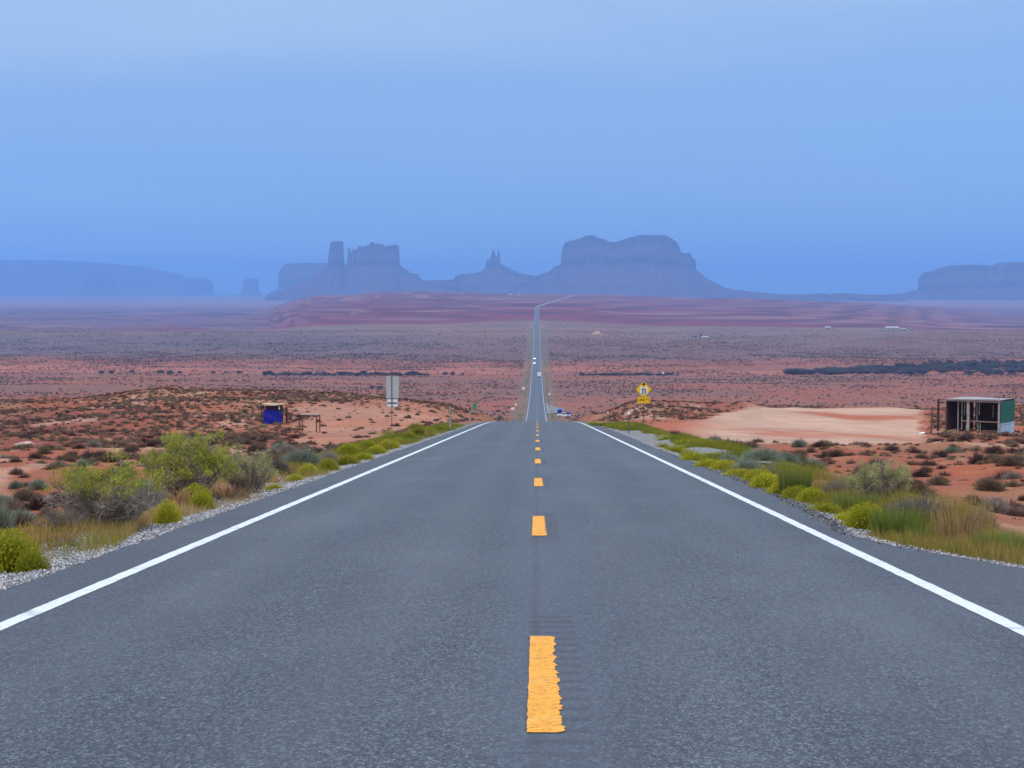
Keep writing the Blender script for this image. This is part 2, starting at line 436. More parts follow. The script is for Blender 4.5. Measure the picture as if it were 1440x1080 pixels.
# ---------------------------------------------------------------- road
def road_x(y): return np.maximum(0, (np.asarray(y, float)-3560)*141/2540)
LE, RE = -3.90, 3.48
def right_edge(y):
    y = np.asarray(y, float)
    e = np.interp(y, [4, 10, 14, 17.1, 18.6, 19.7, 21.4, 25, 31, 60, 80, 100, 7000], [14, 9.5, 6.2, 4.82, 4.4, 4.05, 3.76, 3.95, 4.15, 4.2, 4.3, 4.35, 4.5])
    return e
rows_r = []; y = -30.0
while y < 6250:
    rows_r.append(y); y += max(.12, abs(y)*.004) if y < 4000 else 40
rows_r = np.array(rows_r)
def strip(name, x0, x1, lift, mat, ys, nx=2, kind='structure', jag=0, parent=None, label=None):
    n = len(ys); a = x0(ys) if callable(x0) else np.full(n, x0); bb = x1(ys) if callable(x1) else np.full(n, x1)
    t = np.linspace(0, 1, nx); Xs = a[:, None]*(1-t)+bb[:, None]*t
    if jag:
        Xs[:, 0] += (fbm(ys*3, ys*0, 5, 4)-.5)*jag; Xs[:, -1] += (fbm(ys*3+50, ys*0, 6, 4)-.5)*jag
    Xs = Xs + road_x(ys)[:, None]
    Ys = np.repeat(ys[:, None], nx, 1); Zs = R(Ys)+lift(Xs, Ys)
    i = (np.arange(n-1)[:, None]*nx+np.arange(nx-1)[None]).ravel()
    o = mesh_np(name, np.stack([Xs, Ys, Zs], -1).reshape(-1, 3), np.stack([i, i+1, i+nx+1, i+nx], 1), mat, True)
    tag(o, label, None, None, kind); return o
b = NB('asphalt'); p = b.pos(); q = b.xyz(p)
agg = b.noise(p, 82, 3, .75); agg2 = b.voro(p, 88, out='Color'); aggc = b.xyz(agg2)[0]
c = b.ramp(agg, [(.36, (.006, .009, .014)), (.5, (.020, .029, .040)), (.64, (.085, .112, .138))])
c = b.mix(b.ramp(aggc, [(.80, 0.0), (.95, .85)]), c, (.26, .30, .34))
c = b.mix(b.ramp(aggc, [(.06, .7), (.26, 0.0)]), c, (.040, .052, .075))
gr1 = b.noise(b.map(p, (1, .42, 1)), 30, 5, .88)
c = b.mix(b.ramp(gr1, [(.38, .8), (.50, 0.0)]), c, (.006, .009, .015))
c = b.mix(b.ramp(gr1, [(.52, 0.0), (.64, .8)]), c, (.13, .165, .20))
streak = b.noise(b.map(p, (1.4, .03, 1)), 1.0, 4, .6)
c = b.mix(b.ramp(streak, [(.35, .4), (.65, 0.0)]), c, (.04, .05, .07))
blot = b.noise(b.map(p, (.8, .25, 1)), .8, 4, .6)
c = b.mix(b.ramp(blot, [(.45, 0.0), (.7, .30)]), c, (.12, .14, .165))
# polished wheel paths
def band(cx, wd):
    d = b.math('ABSOLUTE', b.math('SUBTRACT', q[0], cx)); return b.ramp(b.math('DIVIDE', d, wd), [(.2, 1.0), (1.0, 0.0)])
wp = b.math('ADD', b.math('ADD', band(-2.9, .55), band(-1.15, .55)), b.math('ADD', band(.95, .55), band(2.65, .55)), clamp=True)
c = b.mix(b.math('MULTIPLY', wp, .10), c, (.16, .185, .21))
# the seam down the middle and the milled grooves beside the dashes
seam = b.ramp(b.math('ABSOLUTE', b.math('SUBTRACT', q[0], b.math('MULTIPLY_ADD', b.noise(b.map(p, (0, 1, 0)), .6, 3), .05, -.03))), [(.016, .9), (.045, 0.0)])
c = b.mix(b.math('MULTIPLY', seam, b.ramp(b.noise(p, 1.1, 3), [(.35, .25), (.55, 1.0)])), c, (.03, .035, .045))
cd = b.ramp(b.math('DIVIDE', b.math('ABSOLUTE', b.math('SUBTRACT', q[0], .1)), .55), [(.15, .55), (1.0, 0.0)])
c = b.mix(cd, c, (.07, .085, .115))
gx = b.math('MULTIPLY', b.math('GREATER_THAN', q[0], -.06), b.math('LESS_THAN', q[0], b.math('MULTIPLY_ADD', b.noise(p, 14, 2), .05, .25)))
gy = b.math('LESS_THAN', b.math('FRACT', b.math('DIVIDE', q[1], .30)), .42)
gp = b.math('FRACT', b.math('DIVIDE', b.math('SUBTRACT', q[1], 2.35), 12.2))
gm = b.ramp(gp, [(.0, 0.0), (.42, 0.0), (.47, 1.0), (.86, 1.0), (.90, 0.0)])
gm = b.math('MULTIPLY', gm, b.ramp(b.noise(p, 6, 3), [(.3, .5), (.5, 1.0)]))
gr = b.math('MULTIPLY', b.math('MULTIPLY', gx, gy), gm)
c = b.mix(b.math('MULTIPLY', gr, b.ramp(b.math('DIVIDE', q[1], 40), [(.25, .36), (.5, .92)])), c, (.022, .025, .035))
shd = b.math('GREATER_THAN', b.math('ABSOLUTE', b.math('ADD', q[0], .21)), 3.8)
c = b.mix(b.math('MULTIPLY', shd, .32), c, (.045, .052, .075))
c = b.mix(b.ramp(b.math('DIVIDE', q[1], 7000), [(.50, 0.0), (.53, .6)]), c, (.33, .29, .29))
b.col(c).rough(.62); b.b.inputs['Specular IOR Level'].default_value = .42
b.bump(b.math('SUBTRACT', b.math('ADD', agg, b.math('MULTIPLY', aggc, .4)), gr), .004, .7)
M['asphalt'] = b.m
def lift_road(Xs, Ys): return -0.015*np.abs(Xs-road_x(Ys))/4 + 0.0015*(fbm(Xs*2, Ys*.5, 3, 2)-.5)
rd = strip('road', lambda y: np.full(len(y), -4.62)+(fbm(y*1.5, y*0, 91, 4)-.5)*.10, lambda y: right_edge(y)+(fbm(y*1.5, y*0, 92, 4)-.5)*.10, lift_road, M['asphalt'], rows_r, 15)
rd['label'] = 'straight two-lane asphalt road running to the far ridge'
# cut edge of the asphalt and loose dark stones
b = NB('white_road_paint'); p = b.pos()
n = b.noise(p, 30, 4, .7); c = b.ramp(n, [(.28, (.42, .47, .51)), (.5, (.70, .76, .79))])
c = b.mix(b.ramp(b.noise(p, 4, 5, .7), [(.55, 0.0), (.70, .75)]), c, (.22, .25, .28)); b.col(c).rough(.6); b.bump(n, .004)
M['wpaint'] = b.m
b = NB('yellow_road_paint'); p = b.pos()
n = b.noise(p, 22, 4, .7); c = b.ramp(n, [(.3, (.60, .25, .02)), (.55, (.86, .40, .05))])
c = b.mix(b.ramp(b.noise(b.map(p, (1, 1.6, 1)), 26, 3, .8), [(.585, 0.0), (.66, .9)]), c, (.09, .06, .04))
c = b.mix(b.ramp(b.noise(p, 3.5, 4), [(.55, 0.0), (.8, .35)]), c, (.95, .72, .35)); b.col(c).rough(.65); b.bump(n, .006)
M['ypaint'] = b.m
Vm, Fm = [], []
def add_strip(a, bb, ys, up, Vl, Fl):
    b0 = sum(len(v) for v in Vl); n = len(ys)
    a = np.broadcast_to(a, (n,)); bb = np.broadcast_to(bb, (n,))
    P = np.stack([np.stack([a+road_x(ys), ys, R(ys)+lift_road(a+road_x(ys), ys)+up], -1), np.stack([bb+road_x(ys), ys, R(ys)+lift_road(bb+road_x(ys), ys)+up], -1)], 1).reshape(-1, 3)
    i = np.arange(n-1)*2+b0; Vl.append(P); Fl.append(np.stack([i, i+1, i+3, i+2], 1))
upf = lambda ys: .004+np.clip(ys, 0, 4000)*2e-5
for cx_, e in ((LE, .072), (RE, .072)):
    ys = rows_r[rows_r < 4000]
    w1 = (fbm(ys*4, ys*0, 12, 4)-.5)*.018; w2 = (fbm(ys*4, ys*0, 14, 4)-.5)*.018
    wd = e + ys*8e-6
    add_strip(cx_-wd+w1, cx_+wd+w2, ys, upf(ys), Vm, Fm)
mk = mesh_np('road_markings', np.concatenate(Vm), np.concatenate(Fm), M['wpaint'], True); tag(mk, 'white edge lines along both sides of the road', None, None, 'structure')
Vm, Fm = [], []
k = 0; y = 8.38
while y < 2600:
    ln = 3.50 if k == 0 else 3.6
    ys = np.arange(y, y+ln, .02 if y < 40 else .3)
    off = (.012 if k % 2 else 0.0); 
    r = ((vn(ys*30, ys*0+k, 5)-.5)*.015+(vn(ys*6, ys*0+k, 8)-.5)*.012)*(y < 60) + np.where((np.floor(ys/.15) % 2 == 0) & (y < 60), .008, -.004)
    c0 = {0: .04, 1: .03}.get(k, .035)
    a = c0-.088 + (vn(ys*20, ys*0+k, 9)-.5)*.006 + (ys-y)*.001
    bb = c0+.088 + r - (ys-y)*.004
    ends = np.minimum(ys-y, y+ln-ys); bb = bb-np.clip(.05-ends, 0, 1)*.9*rng.random()
    add_strip(a, bb, ys, upf(ys), Vm, Fm); y += 12.44 if k == 0 else 12.2; k += 1
mk = mesh_np('road_markings', np.concatenate(Vm), np.concatenate(Fm), M['ypaint'], True); tag(mk, 'yellow dashes along the middle of the road', None, None, 'structure')

# ---------------------------------------------------------------- gravel shoulders
b = NB('gravel'); p = b.pos()
n = b.voro(p, 26, out='Color'); x0 = b.xyz(n)[0]
c = b.ramp(x0, [(.0, (.10, .10, .11)), (.4, (.30, .31, .32)), (.8, (.50, .51, .52)), (1, (.70, .70, .70))])
c = b.mix(b.ramp(b.voro(p, 26), [(.35, 0.0), (.6, .8)]), c, (.07, .065, .065))
b.col(c).rough(.9); b.bump(b.voro(p, 26), .02); M['gravel'] = b.m
b = NB('loose_stone'); rnd = b.attr('rnd')
c = b.ramp(rnd, [(0, (.10, .10, .11)), (.35, (.24, .245, .26)), (.75, (.40, .41, .43)), (.95, (.60, .60, .60)), (1, (.50, .33, .26))]); b.col(c).rough(.85); M['stone'] = b.m
b = NB('dark_stone'); rnd = b.attr('rnd')
c = b.ramp(rnd, [(0, (.035, .04, .055)), (.7, (.10, .11, .13)), (1, (.30, .31, .33))]); b.col(c).rough(.85); M['dstone'] = b.m
def lift_gl(Xs, Ys):
    t = ss(4.75, 5.25, -Xs); return -.03*(1-t) + (H(Xs, Ys)-R(Ys)+.025)*t + .02*(fbm(Xs*6, Ys*6, 3, 3)-.5)
ysg = rows_r[(rows_r > 5) & (rows_r < 240)]
gs = strip('gravel_shoulder', lambda y: -5.35+(fbm(y*.8, y*0, 94, 4)-.5)*.9, lambda y: np.full(len(y), -4.45), lift_gl, M['gravel'], ysg, 9)
gs['label'] = 'grey gravel strip along the left edge of the asphalt'
def lift_gr(Xs, Ys):
    t = ss(.15, .6, Xs-right_edge(Ys)); return -.035*(1-t) + (H(Xs, Ys)-R(Ys)+.025)*t + .02*(fbm(Xs*6, Ys*6, 3, 3)-.5)
gs = strip('gravel_shoulder', lambda y: right_edge(y)-.1, lambda y: right_edge(y)+.42+np.interp(y, [0, 30, 50, 62, 66, 80, 92, 110, 160, 230], [0, 0, .05, .2, 1.3, 2.2, 1.3, .6, .5, .3])+(fbm(y*.8, y*0, 95, 4)-.5)*.4, lift_gr, M['gravel'], ysg, 16)
gs['label'] = 'grey gravel strip along the right edge of the asphalt'
# pale gravel spur between the bushes on the right
ysp = np.arange(44, 66, .5)
def spur(y, s): return 6.6-(y-44)*.075 + s*(.55+.35*np.sin((y-44)*.2))
Xs = np.stack([spur(ysp, -1), spur(ysp, 0), spur(ysp, 1)], 1); Ys = np.repeat(ysp[:, None], 3, 1)
i = (np.arange(len(ysp)-1)[:, None]*3+np.arange(2)[None]).ravel()
o = mesh_np('gravel_path', np.stack([Xs, Ys, H(Xs, Ys)+.05], -1).reshape(-1, 3), np.stack([i, i+1, i+4, i+3], 1), M['gravel'], True)
tag(o, 'pale gravel spur between the bushes right of the road', None, None, 'structure')
# far turn-off apron on the right where the traders park
o = strip('side_road', lambda y: np.full(len(y), 4.3), lambda y: np.interp(y, [700, 712, 760, 830, 860], [4.4, 7, 13, 6.5, 4.4]), lambda X_, Y_: H(X_, Y_)-R(Y_)+.25, M['gravel'], np.arange(700, 860, 4.0), 10)
o['label'] = 'grey turn-off apron beside the far stretch of road'

def stones(name, n, fx, y0, y1, zf, s0, s1, mat, label, ypow=1.0):
    ys = y0+(y1-y0)*rng.random(n)**ypow; xs = fx(ys, rng.random(n)); s = s0+(s1-s0)*rng.random(n)**3
    base = np.array([(1, 0, 0), (-1, 0, 0), (0, 1, 0), (0, -1, 0), (0, 0, 1), (0, 0, -.6)], float)
    tri = np.array([(0, 2, 4), (2, 1, 4), (1, 3, 4), (3, 0, 4), (2, 0, 5), (1, 2, 5), (3, 1, 5), (0, 3, 5)])
    D = base[None]*(.6+.8*rng.random((n, 6, 1))) + (rng.random((n, 6, 3))-.5)*.5
    a = rng.random(n)*6.28; ca, sa = np.cos(a), np.sin(a)
    Dx = D[..., 0]*ca[:, None]-D[..., 1]*sa[:, None]*.8; Dy = D[..., 0]*sa[:, None]+D[..., 1]*ca[:, None]*.8
    zz = zf(xs, ys)
    P = np.stack([xs[:, None]+Dx*s[:, None], ys[:, None]+Dy*s[:, None], zz[:, None]+(D[..., 2]*.7+.25)*s[:, None]], -1).reshape(-1, 3)
    Fc = (tri[None]+(np.arange(n)*6)[:, None, None]).reshape(-1, 3)
    o = mesh_np(name, P, Fc, mat, False, {'rnd': np.repeat(rng.random(n), 6)}); tag(o, label, None, None, 'stuff'); return o
stones('gravel', 42000, lambda y, r: -4.66-(.75+.25*np.sin(y*.7))*r**1.2, 11, 75, lambda x, y: R(y)+lift_gl(x, y), .008, .026, M['stone'], 'loose grey gravel along the left edge of the asphalt', 1.7)
stones('gravel', 24000, lambda y, r: right_edge(y)+.02+np.interp(y, [12, 20, 24, 34, 45], [0, 0, .22, .22, 0])+.42*r**1.2, 12, 70, lambda x, y: R(y)+lift_gr(x, y), .007, .024, M['stone'], 'loose grey gravel along the right edge of the asphalt', 1.7)
stones('gravel', 16000, lambda y, r: right_edge(y)-.08+np.interp(y, [12, 20, 24, 34, 50], [.05, .12, .42, .42, .15])*r, 19, 60, lambda x, y: R(y)+lift_gr(x, y)+.008, .006, .02, M['dstone'], 'loose dark chippings on the right edge of the asphalt', 1.5)

# ---------------------------------------------------------------- buttes and mesas
b = NB('sandstone'); p = b.pos(); q = b.xyz(p)
wz = b.math('ADD', q[2], b.math('MULTIPLY', b.noise(p, .004, 3), 30))
cmb = b.new('ShaderNodeCombineXYZ'); b.l(wz, cmb.inputs[2])
s1 = b.noise(cmb.outputs[0], .06, 4, .7); vs = b.noise(b.map(p, (1, 1, .12)), .02, 5, .6)
c = b.ramp(s1, [(.3, (.07, .028, .045)), (.5, (.12, .05, .065)), (.68, (.23, .11, .11))])
c = b.mix(b.ramp(vs, [(.38, .55), (.55, 0.0)]), c, (.04, .012, .025))
lv = b.attr('lv')
c = b.mix(b.ramp(lv, [(0, .0), (.30, .25), (.52, .25), (.54, 0.0)]), c, (.17, .075, .085))
c = b.mix(b.ramp(lv, [(.53, 0.0), (.545, .6), (.58, .5), (.64, .0), (.84, 0.0), (.90, .15), (1, .2)]), c, (.025, .008, .02))
c = b.mix(b.ramp(lv, [(.64, 0.0), (.72, .18), (.80, .18), (.88, 0.0)]), c, (.32, .16, .15))
b.col(c).rough(.95); b.bump(vs, 16); M['rock'] = b.m
def butte(name, label, D, sil, tal, Wc, group=None, zg=-88.0, cat='butte', step=.55, sl=.62, seed=1):
    sil = np.array(sil, float); px = np.arange(sil[0, 0], sil[-1, 0]+.01, step)
    top = np.interp(px, sil[:, 0], sil[:, 1]); top = top - (fbm(px*.5, px*0, seed, 3)-.5)*.8
    tl = np.interp(px, [t[0] for t in tal], [t[1] for t in tal])
    k = D/F_PX; xs = (px-755)*k; zt = (405-top)*k+EYE; zb = np.minimum(zt-1, (405-tl)*k+EYE+(fbm(px*.2, px*0, seed+4, 3)-.5)*14)
    cliff = zt > zb+9
    idx = np.arange(len(px)); e = np.array([np.min(np.abs(idx[~cliff]-i)) if (~cliff).any() else 1e3 for i in idx])*step*k
    w = 7 + Wc*(1-np.exp(-e/(Wc*.55)))
    w = np.where(cliff, w, 7)
    rowsl = []; LV = []
    nT, nC = 12, 9
    for side in (-1, 1):
        R_ = []
        for j in range(nT+1):                    # talus from the foot up
            s_ = j/nT
            h = zg + (zb-zg)*(s_**1.25)
            run = (zb-zg)/sl*(1-s_)
            gul = (fbm(xs/55, xs*0+j*.35, seed+9, 4)-.5)*70*s_*(1-s_)*2
            led = (np.floor(s_*5)/5+ss(.3, 1, s_*5-math.floor(s_*5))/5 - s_)*(zb-zg)*.8
            R_.append((side*(w+run+gul), h+led*(s_ < 1)))
        for j in range(1, nC+1):                 # cliff
            s_ = j/nC
            fl = (fbm(xs/22, xs*0+s_*.6, seed+21, 4)-.5)*2*min(26, Wc*.25)*(e > 1)*np.clip(w/40, .15, 1)
            bat = 1-.16*s_-.10*(s_ > .55)
            R_.append((side*np.maximum(2.0, w*bat+fl*(1 if j < nC else .7)), zb+(zt-zb)*s_*np.where(j == nC, .985, 1)))
        rowsl.append(R_)
    side_lv = [.5*j/nT for j in range(nT+1)]+[.5+.5*j/nC for j in range(1, nC+1)]; LV = np.array(side_lv+[1.0]+side_lv[::-1])
    seq = rowsl[0] + [(xs*0, zt)] + rowsl[1][::-1]
    Yv = np.stack([np.broadcast_to(a, xs.shape) for a, _ in seq], 0)+D; Zv = np.stack([np.broadcast_to(z, xs.shape) for _, z in seq], 0)
    Xv = np.repeat(xs[None], len(seq), 0)
    Xv = Xv + (fbm(Yv/30, Zv/30, seed+33, 3)-.5)*6
    nr_, nc_ = Xv.shape
    ox, oy = xs.mean(), D
    Vb = np.stack([Xv-ox, Yv-oy, Zv-zg], -1).reshape(-1, 3)
    i = (np.arange(nr_-1)[:, None]*nc_+np.arange(nc_-1)[None]).ravel()
    Fb = [np.stack([i, i+1, i+nc_+1, i+nc_], 1)]
    lvv = np.repeat(LV[:, None], nc_, 1)*np.where(cliff, 1, .55)[None]
    o = mesh_np(name, Vb, Fb, M['rock'], False, {'lv': lvv.ravel()}); o.location = (ox, oy, zg)
    tag(o, label, cat, group); return o
G = 'sandstone buttes and mesas on the skyline'
butte('mesa', 'long faint blue flat-topped mesa at the left end of the skyline', 21000,
      [(-260, 366), (0, 367), (100, 367), (130, 369), (160, 372), (195, 374.5), (203, 377), (210, 379), (240, 384.5), (250, 388), (258, 393), (280, 390.5), (290, 391), (298, 398), (300, 410), (303, 416), (335, 424)],
      [(-260, 398), (200, 400), (290, 410), (340, 425)], 700, G, cat='mesa', seed=3)
butte('butte', 'faint square butte standing in front of the far left mesa', 18500,
      [(88, 419), (103, 413), (116, 408), (119, 393), (124, 385), (129, 383), (145, 382.5), (157, 384), (159, 400), (161, 409), (176, 414), (190, 419)],
      [(88, 419), (116, 407), (160, 408), (190, 420)], 130, G, seed=5)
butte('butte', 'small pale butte standing alone in the gap left of the central mesas', 19500,
      [(318, 422), (330, 418.5), (337, 416), (339, 411), (341, 400), (344, 395), (345, 393), (350, 391), (354, 391.5), (362, 391.5), (363.5, 408), (368, 416), (378, 421)],
      [(318, 423), (339, 411), (364, 411), (378, 422)], 70, G, seed=7)
butte('mesa', 'hazy flat mesa partly hidden behind the tall square stone tower', 15500,
      [(350, 428), (366, 420), (376, 414), (385, 408), (391, 405), (392, 383), (396, 378), (400, 374), (405, 371), (412, 370), (470, 370), (520, 371), (540, 372), (545, 390), (560, 400), (580, 412), (600, 425)],
      [(350, 429), (391, 404), (545, 392), (600, 426)], 420, G, cat='mesa', seed=9)
butte('butte', 'castle-like butte with a square tower, thin needles and a jagged block', 12000,
      [(360, 428), (380, 417), (400, 408), (420, 399), (440, 388), (455, 380), (461, 376), (462.7, 362), (464, 351), (466, 341.5), (470, 339.5), (482.5, 339.5), (483.3, 343), (483.9, 374), (486, 377), (488.5, 376), (489.4, 360), (490.5, 347.5), (492.5, 351.5), (494.5, 360), (495.6, 369), (496.4, 352), (497.4, 350), (499.2, 350), (499.9, 371), (501.2, 373), (502, 352.5), (505, 348.5), (507.5, 345.5), (509.5, 350), (512, 348), (515, 346), (521, 345), (524, 340), (527, 343), (537.5, 343), (541, 347), (551, 345.5), (555, 344), (559, 344.5), (561, 350), (561.8, 372.5), (567.5, 377.5), (573, 380), (577.5, 384), (588, 385.5), (589.5, 390.5), (594, 394), (610, 394.5), (640, 393), (670, 405), (700, 420)],
      [(360, 429), (455, 381), (462, 377), (500, 375), (561, 374.5), (590, 396), (700, 424)], 150, G, seed=11, step=.3)
butte('butte', 'low stepped butte topped by two close narrow spires', 12400,
      [(560, 418), (600, 400), (625, 394), (637, 393), (639, 392), (640, 388), (650, 385.5), (670, 384), (677, 381), (683, 377.5), (683.6, 366.5), (689, 365), (691, 359), (693, 352), (695, 351), (696, 358), (697.5, 361), (699, 360), (700.5, 352), (701.7, 351), (702.6, 358), (703.4, 366), (704.5, 371), (712, 375), (720, 379), (730, 384), (745, 387), (756, 389), (775, 396), (800, 406), (830, 418)],
      [(560, 419), (640, 392), (683, 378), (705, 377), (740, 392), (830, 420)], 60, G, seed=13, step=.3)
butte('butte', 'massive broad butte with a saddled top, right of the road', 11600,
      [(690, 424), (720, 405), (740, 392), (756, 386.8), (771, 382.5), (781, 374.5), (788.6, 373), (789.6, 352.5), (792, 345), (795, 341), (805, 338), (816, 336), (822.5, 332), (832.5, 331.5), (840, 336), (849, 337.5), (855, 341), (864, 341.5), (875, 337.5), (887.5, 334), (895, 331.5), (932.5, 331.5), (939, 335), (949, 341), (953, 347.5), (954, 354), (961, 357), (968, 355.5), (972.5, 364), (977, 365.5), (978.3, 379), (985, 385), (995, 392.5), (1008, 399), (1020, 405), (1032, 407.5), (1045, 409), (1080, 412.5), (1110, 414.5), (1130, 414), (1150, 412.6), (1156, 412.6), (1168, 415), (1176, 412.4), (1190, 412.4), (1215, 414.5), (1240, 415), (1260, 420), (1290, 426)],
      [(690, 425), (770, 383), (789, 373.5), (900, 374), (978, 378.5), (1000, 397), (1045, 410), (1290, 427)], 330, G, seed=17)
butte('mesa', 'long stepped blue mesa running out of the picture at the right', 12800,
      [(1190, 424), (1230, 415.5), (1250, 414), (1270, 412), (1276, 409.5), (1288, 408), (1290.5, 392), (1294, 387), (1299, 383), (1316, 380.5), (1320, 377.5), (1326, 376), (1340, 373), (1365, 373), (1385, 375.5), (1400, 375.3), (1409, 372), (1411, 369.5), (1440, 370), (1500, 371), (1580, 374), (1640, 380), (1700, 392)],
      [(1190, 425), (1288, 408), (1440, 403), (1700, 408)], 480, G, cat='mesa', seed=19)
# ---------------------------------------------------------------- plants
def blades(root, tip, wid, rnd, bend=None, nseg=1):
    """thin tapering leaves: one triangle each, or a bent strip"""
    n = len(root); d = tip-root
    side = np.cross(d, rng.normal(size=(n, 3))); side /= np.linalg.norm(side, axis=1, keepdims=True)+1e-9
    wv = side*np.asarray(wid).reshape(-1, 1)*.5
    if nseg == 1:
        V = np.stack([root-wv, root+wv, tip], 1).reshape(-1, 3)
        return V, np.arange(3*n).reshape(-1, 3), np.repeat(rnd, 3)
    mid = (root+tip)/2 + (bend if bend is not None else 0)
    V = np.stack([root-wv, root+wv, mid+wv*.8, mid-wv*.8, tip], 1).reshape(-1, 3)
    i = np.arange(n)[:, None]*5
    Fq = i+np.array([[0, 1, 2, 3]]); Ft = i+np.array([[3, 2, 4]])
    return V, [Fq, Ft], np.repeat(rnd, 5)

def merge(parts):
    V, F3, F4, Rn = [], [], [], []; b0 = 0
    for v, f, r in parts:
        for ff in (f if isinstance(f, list) else [f]):
            (F3 if ff.shape[1] == 3 else F4).append(ff+b0)
        V.append(v); Rn.append(r); b0 += len(v)
    F = []
    if F3: F.append(np.concatenate(F3))
    if F4: F.append(np.concatenate(F4))
    return np.concatenate(V), F, np.concatenate(Rn)

def dome_pts(n, rough=.25, flat=1.0, seed=0):
    v = rng.normal(size=(n, 3)); v[:, 2] = np.abs(v[:, 2])*1.0; v /= np.linalg.norm(v, axis=1, keepdims=True)
    a = np.arctan2(v[:, 1], v[:, 0])
    k = 1 + rough*(fbm(np.cos(a)*1.6+seed*3.1, np.sin(a)*1.6+v[:, 2]*1.8, seed, 3)-.5)*2
    return v, k

def leaf_mat(name, stops, rough=.85, rand=.35):
    b = NB(name); rnd = b.attr('rnd'); oi = b.new('ShaderNodeObjectInfo').outputs['Random']
    f = b.math('ADD', b.math('MULTIPLY', rnd, 1-rand), b.math('MULTIPLY', oi, rand))
    c = b.ramp(f, stops); b.col(c).rough(rough)
    tr = b.new('ShaderNodeBsdfTranslucent'); b.l(c, tr.inputs[0]); mxs = b.new('ShaderNodeMixShader'); mxs.inputs[0].default_value = .3
    b.l(b.b.outputs[0], mxs.inputs[1]); b.l(tr.outputs[0], mxs.inputs[2]); b.l(mxs.outputs[0], b.o.inputs[0])
    return b.m
M['rabbit'] = leaf_mat('rabbitbrush_leaves', [(0, (.07, .08, .01)), (.4, (.24, .25, .014)), (.75, (.42, .40, .02)), (1, (.64, .56, .05))], rand=.5)
M['green'] = leaf_mat('bright_leaves', [(0, (.17, .18, .025)), (.5, (.38, .39, .06)), (1, (.62, .60, .16))])
M['pale_green'] = leaf_mat('pale_leaves', [(0, (.24, .24, .09)), (.5, (.44, .43, .17)), (1, (.66, .62, .32))])
M['sage'] = leaf_mat('sage_leaves', [(0, (.10, .14, .10)), (.5, (.22, .26, .19)), (1, (.38, .40, .30))])
M['dead'] = leaf_mat('dead_twigs', [(0, (.10, .08, .07)), (.5, (.26, .21, .175)), (1, (.46, .40, .34))])
M['dark_twigs'] = leaf_mat('dark_twigs', [(0, (.06, .05, .055)), (.5, (.15, .125, .125)), (1, (.28, .24, .23))])
M['scrub'] = leaf_mat('scrub_twigs', [(0, (.045, .022, .022)), (.3, (.11, .060, .052)), (.6, (.18, .115, .08)), (.8, (.17, .145, .085)), (1, (.28, .22, .14))], rand=.65)
M['strawgrass'] = leaf_mat('dry_grass', [(0, (.13, .07, .03)), (.5, (.32, .19, .085)), (1, (.54, .38, .20))])
M['verge'] = leaf_mat('verge_grass', [(0, (.08, .11, .01)), (.3, (.19, .23, .015)), (.55, (.26, .235, .03)), (.78, (.38, .27, .09)), (1, (.52, .37, .18))], rand=0)
M['greengrass'] = leaf_mat('green_grass', [(0, (.07, .10, .015)), (.5, (.18, .225, .04)), (1, (.33, .35, .10))])
M['bark'] = simple('grey_stem_bark', (.26, .22, .19), .9, var=.4, scale=12)

def rabbit_mesh(seed, n=2600, lean=0.9):
    v, k = dome_pts(n, .22, seed=seed); r = (.55+.45*rng.random(n)**.5)*k
    tip = v*r[:, None]; tip[:, 2] = tip[:, 2]*lean
    root = tip*(.50+.25*rng.random((n, 1))); root[:, 2] -= .05
    up = np.zeros((n, 3)); up[:, 2] = .10
    tip = tip+up+rng.normal(size=(n, 3))*.035
    rnd = np.clip(.15+.55*tip[:, 2]*0+.75*rng.random(n)*.9, 0, 1)
    A = blades(root, tip, .022+.02*rng.random(n), rnd)
    # flower heads
    m = n//2; v, k2 = dome_pts(m, .22, seed=seed); c = v*k2[:, None]*(.93+.1*rng.random((m, 1))); c[:, 2] *= lean; c[:, 2] += .09
    B = blades(c, c+rng.normal(size=(m, 3))*.035+np.array([0, 0, .02]), .035+.02*rng.random(m), .55+.45*rng.random(m))
    v, k3 = dome_pts(500, .1, seed=seed); c = v*.5; c[:, 2] *= .9
    C = blades(c*.1, c*1.2, np.full(500, .03), rng.random(500)*.15)
    return merge([A, B, C])
def scrub_mesh(seed, n=700, lean=.75, wid=.035):
    v, k = dome_pts(n, .35, seed=seed); r = (.5+.55*rng.random(n)**.6)*k
    tip = v*r[:, None]; tip[:, 2] *= lean
    root = tip*(.15+.5*rng.random((n, 1))); tip += rng.normal(size=(n, 3))*.05
    return blades(root, tip, wid*(.6+rng.random(n)), np.clip(.1+.9*rng.random(n), 0, 1))
